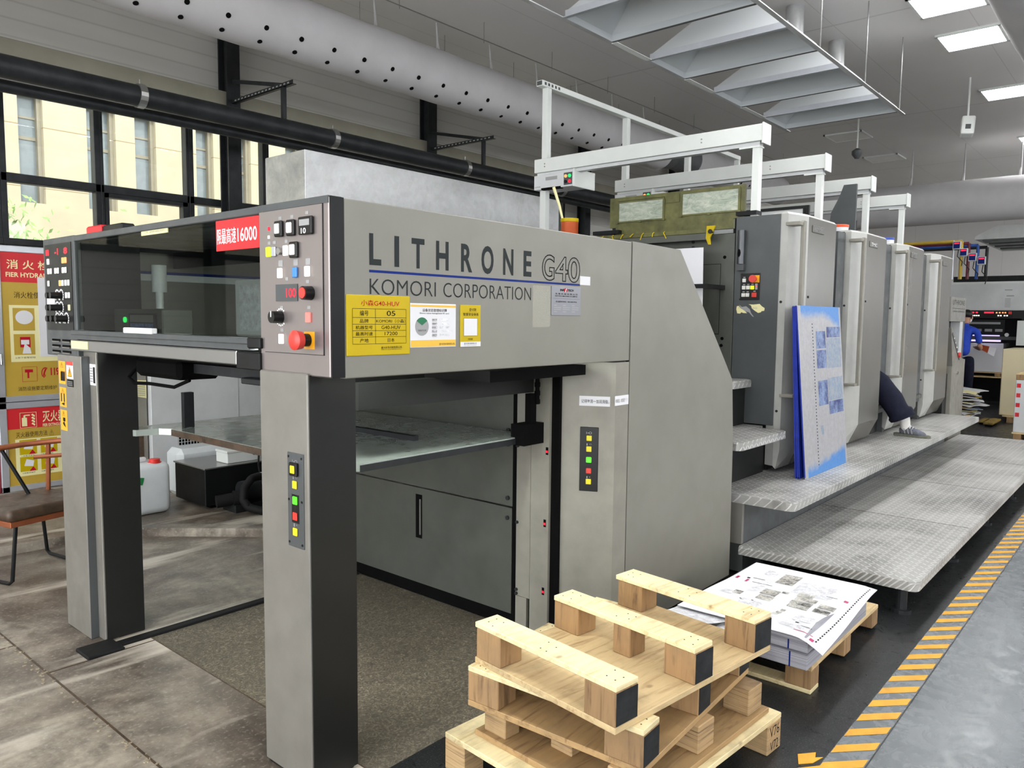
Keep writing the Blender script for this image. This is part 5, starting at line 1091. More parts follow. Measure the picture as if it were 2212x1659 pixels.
# ================================================================== PALLETS AND PAPER
def pallet(label, loc, rz, LX, LY, kind, blocks, runners=(), deckm='pine', blockm='block', hb=.10, td=.02, tr=.018, painted=(), group='wooden pallets'):
    """kind 'up': deck on top of blocks; 'down': deck below, blocks and runners on top"""
    t = thing('wooden_pallet', label, 'pallet', loc, rz, group); L = WM[t]
    bo = tr if kind == 'up' and runners else 0
    z0, z1 = (bo+hb, bo+hb+td) if kind == 'up' else (0, td); zb0, zb1 = (bo, bo+hb) if kind == 'up' else (td, td+hb)
    d = MB().box(0, LX, 0, LY, z0, z1, .002, mat=L).build('deck_board', deckm, t)
    for i, (x, y, w, h) in enumerate(blocks):
        bl = MB().box(x, x+w, y, y+h, zb0, zb1, .003, mat=L).build('block', blockm, t)
        if i in painted: MB().box(x+.003, x+w-.003, y-.002, y+.004, zb0+.004, zb1-.003, mat=L).build('painted_end', 'ply_dark', bl)
    for x, y0, w, y1 in runners:
        zr0, zr1 = (0, tr) if kind == 'up' else (zb1, zb1+tr)
        r = MB().box(x, x+w, y0, y1, zr0, zr1, .002, mat=L).build('runner', 'pine2', t)
        b = MB()
        for yy_ in (y0+.03, y0+.07, y1-.03, y1-.07, (y0+y1)/2-.02, (y0+y1)/2+.02):
            for q in (.25, .7): xn, yn = x+w*q+random.uniform(-.01, .01), yy_+random.uniform(-.008, .008); b.cyl((xn, yn, zr1-.002), (xn, yn, zr1+.0006), .0026, seg=8)
        if kind == 'down': bmesh.ops.transform(b.bm, matrix=L, verts=b.bm.verts); b.build('nail_heads', 'iron', r)
        else: b.bm.free()
    return t
R = math.radians
zD = 0
pD = pallet('pale plywood pallet on the floor, bottom of the stack', (1.725, 1.075, 0), R(-4.5), .97, .745, 'up', [(0, 0, .09, .1), (0, .33, .09, .1), (0, .645, .09, .1), (.42, 0, .1, .1), (.42, .645, .1, .1), (.87, .0, .1, .1), (.87, .33, .1, .1), (.87, .645, .1, .1)], deckm='pine2', blockm='lamply', hb=.11)
b = MB(); fD = lambda u, v, n: tuple(WM[pD] @ Vector((u, -n, v)))
put_text(b, 'V76', fD, .885, .955, .062, .10, None, -.01); put_text(b, 'V72', fD, .89, .95, .01, .045, None, -.01); b.build('pen_marks', 'ink', pD)
pallet('reddish plywood board pallet with layered blocks, second from the bottom of the stack', (1.80, 1.085, .13), R(-3.5), .86, .645, 'down', [(.02, .52, .07, .1), (.02, .0, .07, .1), (.10, .30, .085, .09), (.40, .02, .10, .09), (.40, .5, .1, .09), (.74, .02, .10, .10), (.74, .30, .1, .1), (.74, .52, .1, .1)], deckm='redply', blockm='lamply', hb=.095)
pallet('upturned pallet third from the bottom of the stack, twisted against the top one', (1.845, 1.075, .245), R(3.2), .83, .66, 'down', [(0, 0, .1, .13), (0, .53, .1, .13), (.38, 0, .095, .1), (.38, .28, .095, .1), (.38, .55, .095, .1), (.735, 0, .095, .1), (.735, .55, .095, .1)], [(0, 0, .10, .66), (.375, 0, .1, .66), (.73, 0, .1, .66)], hb=.10, painted=(0, 2, 5), deckm='redply')
pallet('upturned pallet on top of the stack, with three raised runners and black block ends', (1.768, 1.122, .383), R(-7), .85, .618, 'down', [(0, 0, .10, .12), (0, .49, .10, .12), (.385, 0, .1, .12), (.385, .26, .085, .075), (.385, .50, .1, .12), (.74, 0, .11, .12), (.74, .49, .1, .12)], [(0, 0, .1, .618), (.38, 0, .10, .618), (.735, 0, .112, .618)], hb=.104, painted=(0, 2, 5))
pE = pallet('pallet on the floor carrying the printed paper stack', (3.158, 1.055, 0), 0, .95, .66, 'up', [(0, 0, .095, .11), (0, .55, .095, .11), (.43, 0, .09, .1), (.43, .55, .09, .1), (.86, 0, .09, .1), (.86, .55, .09, .1)], [(0, 0, .095, .66)], hb=.082, tr=.018)
st = thing('paper_stack', 'stack of trimmed white printed sheets on the floor pallet', 'paper stack', (3.5, 1.34, .12))
MB().box(3.105, 3.905, 1.056, 1.63, .1205, .185, .002).build('lower_bundle', 'stack', st); MB().box(3.125, 3.90, 1.062, 1.635, .1855, .235, .002).build('upper_bundle', 'stack', st)
b = MB(); b.prism([(3.10, 1.062), (3.92, 1.062), (3.90, 1.62), (3.12, 1.62)], 'z', .2355, .262); b.build('loose_top_bundle', 'stack', st)
b = MB(); b.box(3.1035, 3.1052, 1.125, 1.131, .12, .185); b.box(3.1235, 3.1252, 1.14, 1.146, .186, .235); b.build('blue_pencil_line', 'inkb', st)
# top sheet
sh = thing('printed_sheet', 'top printed sheet of the paper stack, with grey pictures and magenta marks', 'printed sheet', (3.47, 1.3, .265))
def shz(x, y): return .2665+.010*math.exp(-((x-3.9)**2)*8)-.045*max(0, (1.10-y)/.11)**1.6*(1 if True else 0)*max(0.25, 1-(x-3.06)/.95)+.004*math.sin(x*9)*math.sin(y*7)
def cor(u, v):   # u 0..1 along x, v 0..1 along y
    a = Vector((3.070, .985)); c = Vector((3.885, 1.005)); d = Vector((3.865, 1.60)); e = Vector((3.065, 1.63))
    p = a*(1-u)*(1-v)+c*u*(1-v)+d*u*v+e*(1-u)*v; return p.x, p.y
NX, NY = 26, 20
b = MB(); V = []; F_ = []
for j in range(NY+1):
    for i in range(NX+1): x, y = cor(i/NX, j/NY); V.append((x, y, shz(x, y)))
for j in range(NY):
    for i in range(NX): a = j*(NX+1)+i; F_.append((a, a+1, a+NX+2, a+NX+1))
n0 = len(V); V += [(x, y, z-.0012) for x, y, z in V]; F_ += [tuple(n0+q for q in f[::-1]) for f in F_]
b.poly(V, F_); b.build('sheet', 'paper', sh, smooth=True)
def pr(b, x0, y0, x1, y1, m=None, n=5):
    for i in range(n):
        a, c = x0+(x1-x0)*i/n, x0+(x1-x0)*(i+1)/n
        for j in range(2):
            e, g_ = y0+(y1-y0)*j/2, y0+(y1-y0)*(j+1)/2
            b.poly([(a, e, shz(a, e)+.0012), (c, e, shz(c, e)+.0012), (c, g_, shz(c, g_)+.0012), (a, g_, shz(a, g_)+.0012)], [(0, 1, 2, 3)], m)
b = MB()
for x0, y0, x1, y1 in ((3.64, 1.325, 3.785, 1.41), (3.53, 1.19, 3.575, 1.262), (3.482, 1.16, 3.525, 1.255), (3.43, 1.165, 3.475, 1.26), (3.385, 1.165, 3.425, 1.255), (3.45, 1.07, 3.50, 1.14), (3.395, 1.075, 3.44, 1.145), (3.45, 1.335, 3.53, 1.41), (3.52, 1.26+.04, 3.545, 1.33), (3.38, 1.33, 3.44, 1.40), (3.37, 1.47, 3.42, 1.51), (3.31, 1.235, 3.335, 1.255), (3.28, 1.24, 3.30, 1.262), (3.255, 1.245, 3.275, 1.27)): pr(b, x0, y0, x1, y1)
b.build('grey_pictures', 'photo', sh)
b = MB()
for x0, y0, x1, y1 in ((3.56, 1.12, 3.72, 1.30), (3.72, 1.44, 3.79, 1.50), (3.46, 1.43, 3.55, 1.47), (3.26, 1.34, 3.34, 1.44), (3.25, 1.10, 3.32, 1.18), (3.16, 1.08, 3.22, 1.2), (3.35, 1.50, 3.4, 1.56), (3.17, 1.25, 3.24, 1.33), (3.55, 1.42, 3.62, 1.47)): pr(b, x0, y0, x1, y1)
b.build('pale_text_blocks', 'photog', sh)
b = MB()
for x0, y0, x1, y1 in ((3.585, 1.578, 3.622, 1.592), (3.566, 1.523, 3.606, 1.535), (3.59, 1.052, 3.612, 1.07), (3.10, 1.036, 3.122, 1.052), (3.14, 1.05, 3.146, 1.13)): pr(b, x0, y0, x1, y1)
b.build('magenta_marks', 'inkm', sh)
b = MB()
for q in range(30): x = 3.115+q*.025; pr(b, x, 1.0265, x+.013, 1.032, None, 1)
for x0, y0, x1, y1 in ((3.60, 1.10, 3.604, 1.15), (3.62, 1.53, 3.635, 1.545), (3.64, 1.46, 3.644, 1.52), (3.58, 1.40, 3.584, 1.5), (3.335, 1.39, 3.343, 1.40), (3.32, 1.44, 3.328, 1.45), (3.225, 1.14, 3.235, 1.155), (3.2, 1.07, 3.204, 1.12)): pr(b, x0, y0, x1, y1, None, 1)
b.build('black_marks', 'ink', sh)
for i, (x0, x1, l) in enumerate(((2.90, 3.13, 'curled loose sheet sticking out of the paper stack towards the pallets'), (2.97, 3.14, 'second loose sheet, lying under the curled one'))):
    b = MB(); n = 10; V = []
    for q in range(n+1):
        x = x0+(x1-x0)*q/n; z = .236+(.012-.012*i)*1+.035*(1-q/n)**2*(1-i)-i*.003+.001
        for y in ((1.43-.05*q/n, 1.64) if i == 0 else (1.25, 1.42)): V += [(x, y, z), (x, y, z-.001)]
    F_ = []
    for q in range(n): a = q*4; F_ += [(a, a+2, a+6, a+4), (a+1, a+5, a+7, a+3), (a, a+4, a+5, a+1), (a+2, a+3, a+7, a+6)]
    F_ += [(0, 1, 3, 2), (n*4, n*4+2, n*4+3, n*4+1)]
    b.poly(V, F_); tag(b.build('loose_sheet', 'photog', smooth=True), l, 'sheet')
# ================================================================== LEFT SIDE
def cabinet(label, z0, z1, kind):
    t = thing('fire_cabinet', label, 'fire cabinet', (2.39, 7.7, z0), 0, 'stacked fire equipment cabinets'); x0, x1 = 2.10, 2.70; y = 7.58
    bx('cabinet_shell', 'redframe', t, x0-.03, x1+.03, y+.02, 7.94, z0, z1); fr = MB()
    fr.box(x0, x1, y-.01, y+.02, z1-.055, z1, .004); fr.box(x0, x1, y-.01, y+.02, z0, z0+.05, .004); fr.box(x0, x0+.06, y-.01, y+.02, z0, z1, .004); fr.box(x1-.06, x1, y-.01, y+.02, z0, z1, .004); fr.build('door_frame', 'alu', t)
    dp = bx('door_poster', 'gold', t, x0+.06, x1-.06, y, y+.018, z0+.05, z1-.055); f = SD(y)
    zr = z1-.31 if kind == 0 else z1-.235
    b = MB(); rect(b, f, x0+.06, x1-.06, zr, z1-.055, None, .0005); b.build('red_header', 'red', dp)
    if kind == 0:
        b = MB(); put_text(b, '消 火 栓', f, 2.207, 2.537, 1.928, 2.008, None, .012, d=.001); put_text(b, 'FIER HYDRANT', f, 2.199, 2.56, 1.86, 1.90, None, .02, d=.001); b.build('header_lettering', 'cream', dp)
        b = MB(); put_text(b, '消火栓使用方法', f, 2.253, 2.60, 1.68, 1.735, None, .0); put_text(b, '消防设施要定期维护', f, 2.255, 2.56, .875, .912, None, .0); put_text(b, '1.打开消火栓门', f, 2.245, 2.39, 1.345, 1.362); put_text(b, '3.按下报警按钮', f, 2.245, 2.40, 1.158, 1.173); b.build('poster_lettering', 'ink', dp)
        b = MB(); rect(b, f, 2.212, 2.63, 1.13, 1.62, None, .0006); b.build('picture_board', 'cream', dp)
        b = MB(); rect(b, f, 2.238, 2.405, 1.40, 1.595, None, .001); rect(b, f, 2.238, 2.40, 1.19, 1.37, None, .001); rect(b, f, 2.45, 2.61, 1.40, 1.595, None, .001); b.build('picture_grounds', 'gold', dp)
        b = MB(); b.poly([f(2.325+.068*math.cos(i*PI/12), 1.515+.06*math.sin(i*PI/12), .0015) for i in range(24)], [tuple(range(24))]); rect(b, f, 2.292, 2.355, 1.28, 1.32, None, .002); b.poly([f(2.30, 1.2, .0016), f(2.37, 1.2, .0016), f(2.36, 1.25, .0016), f(2.32, 1.29, .0016)], [(0, 1, 2, 3)]); b.build('picture_prints', 'paper', dp)
        b = MB(); rect(b, f, 2.285, 2.365, 1.255, 1.345, None, .0013); put_text(b, '✆', f, 2.44, 2.505, .975, 1.075, None, .03); rect(b, f, 2.312, 2.375, 1.035, 1.062); rect(b, f, 2.33, 2.345, .985, 1.04)
        for a in ((2.29, 2.293, .955, 1.085), (2.405, 2.408, .955, 1.085), (2.29, 2.408, .955, .958), (2.29, 2.408, 1.082, 1.085)): rect(b, f, *a)
        put_text(b, '119', f, 2.515, 2.585, 1.0, 1.07, None, .04); b.build('red_prints', 'inkr', dp)
        bx('taped_paper', 'paper', t, 2.437, 2.62, y-.006, y-.003, 1.17, 1.865)
    else:
        b = MB(); put_text(b, '灭火器', f, 2.434, 2.62, .588, .688, None, .012, d=.001); put_text(b, 'FIER EXTINGUISHER', f, 2.434, 2.63, .548, .575, None, .02, d=.001)
        for a in ((2.257, 2.26, .55, .685), (2.384, 2.387, .55, .685), (2.257, 2.387, .55, .553), (2.257, 2.387, .682, .685)): rect(b, f, *a, None, .001)
        rect(b, f, 2.272, 2.312, .565, .64, None, .001); rect(b, f, 2.285, 2.30, .64, .66, None, .001); rect(b, f, 2.29, 2.335, .655, .665, None, .001)
        for q in range(4): b.poly([f(2.345, .66-q*.026, .001), f(2.372, .64-q*.026, .001), f(2.375, .655-q*.026, .001), f(2.355, .672-q*.026, .001)], [(0, 1, 2, 3)])
        b.build('header_lettering', 'cream', dp)
        b = MB(); put_text(b, '灭火器使用方法 ⚠', f, 2.222, 2.52, .465, .515, None, .0); [put_text(b, str(n_)+'.按要求操作', f, u_, u_+.1, v_, v_+.012) for n_, u_, v_ in ((1, 2.26, .298), (2, 2.41, .298), (4, 2.26, .145), (5, 2.41, .145))]; b.build('poster_lettering', 'ink', dp)
        b = MB(); rect(b, f, 2.214, 2.63, .125, .455, None, .0006); b.build('picture_board', 'cream', dp)
        b = MB(); [rect(b, f, u_, u_+.135, v_, v_+.13, None, .001) for u_ in (2.245, 2.41) for v_ in (.165, .315)]; b.build('picture_grounds', 'yel', dp)
        b = MB(); [b.poly([f(u_+.03, v_+.05, .0015), f(u_+.1, v_+.04, .0015), f(u_+.11, v_+.09, .0015), f(u_+.05, v_+.11, .0015)], [(0, 1, 2, 3)]) for u_ in (2.245, 2.41) for v_ in (.165, .315)]; b.build('picture_prints', 'paper', dp)
        b = MB(); [b.poly([f(u_+.07, v_+.0, .0018), f(u_+.125, v_+.0, .0018), f(u_+.1, v_+.04, .0018)], [(0, 1, 2)]) for u_ in (2.245, 2.41) for v_ in (.165, .315)]; put_text(b, '1', f, 2.25, 2.256, .425, .44); put_text(b, '4', f, 2.25, 2.258, .27, .285); b.build('red_prints', 'inkr', dp)
    hd = MB().tube([(x0+.03, y-.01, z0+.42), (x0+.03, y-.035, z0+.415), (x0+.03, y-.035, z0+.33), (x0+.03, y-.01, z0+.325)], .007, 8).build('door_handle', 'chrome', t, smooth=True)
cabinet('upper fire hydrant cabinet with a mustard and red poster door at the left edge', .785, 2.125, 0)
cabinet('lower fire extinguisher cabinet below the hydrant cabinet', 0, .78, 1)
# low chair with copper armrests
t = thing('armchair', 'low chair with worn brown seat, copper arm rail and black wire legs', 'chair', (1.6, 5.15, 0))
Tm = Matrix.Translation((1.56, 5.16, 0)) @ Matrix.Rotation(R(14), 4, 'Z')
MB().box(-.25, .25, -.24, .24, .375, .445, .028, mat=Tm, seg=3).build('seat_cushion', 'brown', t, smooth=True); MB().box(-.24, .24, -.23, .23, .345, .378, .004, mat=Tm).build('seat_frame', 'copper', t)
P_ = lambda x, y, z: tuple(Tm @ Vector((x, y, z)))
MB().tube([P_(-.10, .2, .735), P_(.08, .16, .745), P_(.25, .06, .755), P_(.33, -.08, .75)], .017, 10).build('arm_rail', 'copper', t, smooth=True); MB().tube([P_(.20, .10, .75), P_(.20, .12, .40)], .014, 8).build('rail_post', 'copper', t); MB().tube([P_(.13, .14, .66), P_(.26, .03, .665), P_(.3, -.08, .66)], .013, 8).build('lower_rail', 'copper', t)
MB().tube([P_(-.03, .2, .735), P_(.09, .1, .40)], .011, 8).build('strut', 'blk', t)
for sx in (-1, 1): MB().tube([P_(sx*.2, .2, .36), P_(sx*.24, .22, .03), P_(sx*.24, .19, .012), P_(sx*.22, -.16, .012), P_(sx*.22, -.19, .03), P_(sx*.18, -.18, .36)], .011, 8).build('leg', 'blk', t, smooth=True)
# white dryer cabinet, pillar, jerry can, tank and pump
t = thing('dryer_cabinet', 'white painted machine cabinet behind the delivery with a wire grille', 'cabinet', (4.2, 7.0, 0))
bx('cabinet_body', 'cab', t, 3.0, 5.6, 6.7, 7.4, .06, 1.55, bev=.004); bx('plinth', 'void', t, 3.02, 5.58, 6.72, 7.38, 0, .06); bx('cabinet_seam', 'inkl', t, 3.822, 3.827, 6.698, 6.701, .1, 1.5); gq = bx('grille_recess', 'void', t, 3.23, 3.51, 6.697, 6.702, .27, .50)
b = MB()
for q in range(11): b.box(3.23+q*.028, 3.234+q*.028, 6.69, 6.696, .27, .50)
for q in range(9): b.box(3.23, 3.51, 6.69, 6.696, .27+q*.028, .274+q*.028)
b.build('wire_grille', 'cab', gq); bx('cabinet_window', 'void', t, 3.60, 3.75, 6.697, 6.702, .36, .47); MB().lathe([(.09, 0), (.09, .1), (.04, .16)], (3.62, 6.6, .30), 18).build('glass_jar', 'film', t) if False else None
t = thing('pillar', 'beige grey pillar with two notices taped on it, left of the white cabinet', 'pillar', (2.85, 6.9, 0)); bx('shaft', 'beige2', t, 2.72, 2.985, 6.75, 7.05, 0, 1.6); bx('dark_recess', 'brown', t, 2.755, 2.95, 6.747, 6.752, .2, .565)
nn = MB().poly([(2.755, 6.746, 1.16), (2.868, 6.746, 1.16), (2.868, 6.743, .79), (2.755, 6.744, .83)], [(0, 1, 2, 3)]).build('notice', 'paper', t); b = MB(); rect(b, SD(6.742), 2.762, 2.80, .87, .93, 'photo'); rect(b, SD(6.742), 2.82, 2.855, .85, .91, 'photo'); [rect(b, SD(6.742), 2.77, 2.85, .97+q*.02, .976+q*.02, 'inkl') for q in range(6)]; b.build('notice_print', 'photo', nn)
nn = MB().poly([(2.885, 6.746, .99), (2.985, 6.746, .98), (2.983, 6.744, .825), (2.90, 6.744, .845)], [(0, 1, 2, 3)]).build('notice', 'cream', t); b = MB(); [rect(b, SD(6.742), 2.905, 2.97, .85+q*.016, .855+q*.016, 'inkl') for q in range(8)]; b.build('notice_print', 'inkl', nn)
t = thing('jerry_can', 'white plastic jerry can with a red cap and torn green label on the floor', 'jerry can', (2.64, 6.06, 0))
b = MB(); b.box(2.47, 2.80, 5.93, 6.20, .0, .40, .05, seg=4); b.build('can_body', 'hdpe', t, smooth=True); b = MB(); b.box(2.53, 2.66, 6.04, 6.08, .40, .44, .015, seg=3); b.build('handle', 'hdpe', t, smooth=True)
MB().cyl((2.70, 6.0, .40), (2.70, 6.0, .425), .04, seg=20).cyl((2.70, 6.0, .395), (2.70, 6.0, .402), .05, seg=20).build('cap', 'capred', t, smooth=True)
b = MB(); b.prism([(2.50, .315), (2.50, .17), (2.515, .22), (2.54, .25), (2.57, .245), (2.585, .30)], 'y', 5.925, 5.931); b.build('torn_label', 'green', t); b = MB(); b.prism([(2.505, .21), (2.52, .2), (2.545, .17), (2.535, .10), (2.515, .08)], 'y', 5.926, 5.930); b.build('label_remains', 'paper', t)
t = thing('oil_tank', 'black steel tank with a lid behind the delivery, pump hoses in front', 'tank', (3.4, 6.0, 0))
bx('tank_body', 'blk', t, 2.985, 4.0, 5.76, 6.26, .03, .325, bev=.006); bx('tank_lid', 'steel', t, 2.975, 4.0, 5.75, 6.27, .325, .338, bev=.003); bx('tank_feet', 'void', t, 3.05, 3.95, 5.8, 6.2, 0, .03)
t = thing('junction_box', 'white plastic junction box standing on the black tank', 'junction box', (3.33, 5.9, .338)); bx('box_body', 'white', t, 3.20, 3.48, 5.80, 5.98, .339, .425, bev=.006); bx('box_lid', 'white', t, 3.195, 3.485, 5.795, 5.985, .425, .445, bev=.004); MB().cyl((3.44, 5.79, .40), (3.44, 5.80, .40), .014, seg=12).build('gland', 'bk', t)
t = thing('plastic_canister', 'white plastic canister lying behind the black tank lid', 'canister', (3.2, 6.45, 0)); bx('canister_body', 'hdpe', t, 3.05, 3.52, 6.32, 6.58, .0, .41, bev=.045)
t = thing('pump', 'black pump with ribbed hoses on the floor before the black tank', 'pump', (3.25, 5.5, 0))
MB().cyl((3.0, 5.62, .09), (3.12, 5.58, .10), .05, seg=18).cyl((3.12, 5.58, .1), (3.20, 5.55, .1), .065, seg=18).build('pump_head', 'rub', t, smooth=True); MB().cyl((3.20, 5.6, .14), (3.55, 5.6, .15), .085, seg=20).build('pump_motor', 'iron', t, smooth=True); bx('pump_base', 'iron', t, 3.1, 3.6, 5.5, 5.7, 0, .06)
pts = [(3.36, 5.5, .24), (3.30, 5.49, .27), (3.22, 5.47, .265), (3.15, 5.46, .20), (3.13, 5.44, .11), (3.15, 5.40, .055), (3.22, 5.30, .03), (3.40, 5.15, .03), (3.62, 5.05, .03)]
sm = []
for i in range(len(pts)-1):
    for q in range(6): sm.append(tuple(Vector(pts[i]).lerp(Vector(pts[i+1]), q/6)))
MB().tube(sm, [.03+.0025*(i % 2) for i in range(len(sm))], 12).build('ribbed_hose', 'rub', t, smooth=True); MB().cyl((3.345, 5.5, .25), (3.31, 5.495, .268), .034, seg=14).build('hose_clip', 'steel', t)
MB().tube([(3.36, 5.5, .24), (3.38, 5.52, .2), (3.38, 5.56, .14)], .034, 12).build('hose_elbow', 'rub', t, smooth=True)
MB().tube([(3.46, 5.75, .40), (3.42, 5.7, .32), (3.41, 5.66, .24), (3.46, 5.62, .19)], .007, 6).build('power_cable', 'rub', t)
# ================================================================== FAR RIGHT
Q = thing('far_press', 'other printing press with a dark lit front at the far right end of the aisle', 'printing press', (18, 2.7, 0)); fx = 17.0
bx('upper_hood', 'cab', Q, fx-.03, 20, 1.55, 3.95, 1.79, 2.31, bev=.01); bx('side_frame', 'dk2', Q, fx, 20, 1.55, 2.16, 0, 1.79); bx('side_frame', 'dk2', Q, fx, 20, 3.2, 3.95, 0, 1.79); bx('front_top', 'dk2', Q, fx-.01, 17.3, 2.16, 3.2, 1.64, 1.79); bx('inner_back', 'blk', Q, 17.9, 18.0, 2.16, 3.2, 0, 1.7); bx('front_step', 'blk', Q, fx-.01, 17.2, 2.16, 3.2, .0, .07)
bx('hood_lip', 'white', Q, fx-.04, 20, 1.55, 3.95, 2.29, 2.33); bx('hood_slots', 'inkl', Q, fx-.034, fx-.03, 2.3, 2.42, 2.05, 2.07)
b = MB(); [b.box(fx-.033, fx-.03, 2.35, 2.44, 1.85+q*.025, 1.86+q*.025) for q in range(7)]; b.build('vent_slots', 'inkl', Q); bx('hood_handle', 'steel', Q, fx-.05, fx-.03, 2.33, 2.45, 2.16, 2.18)
cpn = bx('display_panel', 'blk', Q, fx-.02, fx-.01, 2.30, 3.15, 1.645, 1.785)
b = MB(); [b.box(fx-.025, fx-.02, y, y+.035, 1.735, 1.765) for y in (2.98, 2.93, 2.87, 2.73, 2.69, 2.65, 2.61)]; b.build('display_digits', 'lred', cpn); b = MB(); [b.box(fx-.025, fx-.02, y, y+.025, 1.68, 1.705) for y in (2.98, 2.945, 2.91, 2.875, 2.84, 2.52, 2.48, 2.42, 2.38)]; b.build('panel_lights', 'lwhite', cpn); b = MB(); [b.box(fx-.025, fx-.02, y, y+.025, 1.735, 1.76) for y in (2.55, 2.50, 2.45, 2.41)]; b.build('panel_lights', 'lora', cpn); bx('emergency_button', 'br', cpn, fx-.05, fx-.02, 2.32, 2.37, 1.72, 1.77)
wn = bx('front_window', 'blk', Q, fx+.05, fx+.06, 2.43, 3.15, 1.30, 1.62); b = MB(); [b.box(fx+.04, fx+.05, 2.46+q*.17, 2.58+q*.17, 1.39, 1.44) for q in range(4)]; b.build('wheels', 'steel', wn); bx('window_bar', 'steel', wn, fx+.03, fx+.05, 2.5, 3.15, 1.53, 1.57); bx('inner_strip_light', 'lviolet', wn, fx+.04, fx+.05, 2.5, 3.15, 1.305, 1.325)
bx('uv_strip', 'lviolet', Q, fx-.02, fx+.0, 2.47, 3.15, 1.20, 1.235); bx('front_bar', 'dk', Q, fx-.03, fx, 2.16, 3.2, 1.24, 1.30); bx('side_box', 'white', Q, fx-.35, fx-.05, 1.75, 2.18, 1.15, 1.60); MB().cyl((fx-.02, 2.38, 1.335), (fx, 2.38, 1.335), .035, seg=14).build('white_knob', 'inkw', Q)
bx('pile_lift_board', 'pine', Q, fx+.0, 17.8, 2.40, 3.2, .515, .54)
ps = thing('paper_pile', 'tall pale paper pile inside the far press behind the worker', 'paper pile', (17.4, 2.8, .62)); bx('pile', 'paper', ps, fx+.05, 17.75, 2.43, 3.12, .625, 1.17)
pallet('pallet under the paper pile inside the far press', (fx+.03, 2.42, .541), 0, .75, .74, 'up', [(0, .03, .7, .09), (0, .6, .7, .09)], hb=.06, td=.018)
t = thing('turned_sheet', 'printed sheet with an orange picture lifted by the worker in blue', 'sheet', (16.7, 2.7, 1.0)); b = MB(); V = []
for q in range(9):
    y = 2.94-.055*q; V += [(16.78-.03*math.sin(q*.4), y, 1.185-.012*q), (16.6-.02*q, y-.02, 1.165-.028*q)]
b.poly(V, [(2*q, 2*q+1, 2*q+3, 2*q+2) for q in range(8)]); b.build('sheet', 'paper', t, smooth=True); b = MB(); b.poly([(v[0]-.004, v[1], v[2]+.003) for v in V[6:14]], [(0, 1, 3, 2), (2, 3, 5, 4), (4, 5, 7, 6)]); b.build('orange_print', 'orange', t)
# worker
P2 = thing('person', 'person in a blue polo shirt and mask standing at the far press, holding a sheet', 'person', (16.2, 2.92, 0)); ox, oy = 16.2, 2.93
skin('body', [(ox, oy, .93), (ox, oy, 1.10), (ox+.01, oy, 1.28), (ox+.02, oy, 1.43), (ox+.04, oy, 1.50), (ox+.06, oy-.01, 1.58), (ox+.0, oy+.20, 1.40), (ox+.05, oy+.22, 1.16), (ox+.27, oy+.12, 1.08), (ox+.0, oy-.20, 1.40), (ox+.06, oy-.24, 1.17)], [(0, 1), (1, 2), (2, 3), (3, 4), (4, 5), (3, 6), (6, 7), (7, 8), (3, 9), (9, 10)], [(.15, .11), (.15, .11), (.165, .12), (.13, .1), (.055, .055), .05, .062, .052, .035, .065, .055], 'blue', P2)
skin('forearm', [(ox+.06, oy-.235, 1.165), (ox+.16, oy-.24, 1.08), (ox+.30, oy-.16, 1.09), (ox+.37, oy-.12, 1.10)], [(0, 1), (1, 2), (2, 3)], [.046, .044, .034, .03], 'skinm', P2)
for q in range(5): skin('finger', [(ox+.37, oy-.12+.012*(q-2), 1.10), (ox+.41, oy-.115+.016*(q-2), 1.105), (ox+.44, oy-.11+.017*(q-2), 1.095)], [(0, 1), (1, 2)], [.011, .0095, .008], 'skinm', P2, 1)
hd = skin('head', [(ox+.04, oy, 1.50), (ox+.06, oy-.005, 1.58), (ox+.075, oy-.01, 1.66), (ox+.07, oy-.01, 1.72), (ox+.14, oy-.02, 1.64), (ox+.185, oy-.025, 1.655)], [(0, 1), (1, 2), (2, 3), (2, 4), (4, 5)], [.055, .06, (.088, .085), (.085, .08), .06, .018], 'skinm', P2)
skin('hair', [(ox+.02, oy-.005, 1.64), (ox+.045, oy-.008, 1.72), (ox+.10, oy-.012, 1.765)], [(0, 1), (1, 2)], [(.10, .095), (.112, .108), (.085, .08)], 'hair', P2); MB().sphere((ox+.06, oy-.10, 1.64), .03, (.7, .4, 1)).build('ear', 'skinm', P2, smooth=True)
MB().sphere((ox+.15, oy-.02, 1.60), .06, (.9, 1.05, .8)).build('face_mask', 'paper', P2, smooth=True); MB().sphere((ox+.165, oy-.07, 1.675), .009).build('eye', 'ink', P2); MB().sphere((ox+.175, oy+.03, 1.675), .009).build('eye', 'ink', P2)
for s in (-1, 1):
    skin('trouser_leg', [(ox, oy+s*.07, .95), (ox+.01, oy+s*.10, .70), (ox-.01, oy+s*.11, .48), (ox-.02, oy+s*.11, .10)], [(0, 1), (1, 2), (2, 3)], [.115, .098, .08, .07], 'navy', P2); skin('shoe', [(ox-.05, oy+s*.11, .045), (ox+.06, oy+s*.115, .045), (ox+.17, oy+s*.12, .035)], [(0, 1), (1, 2)], [.042, .045, .032], 'shoe', P2)
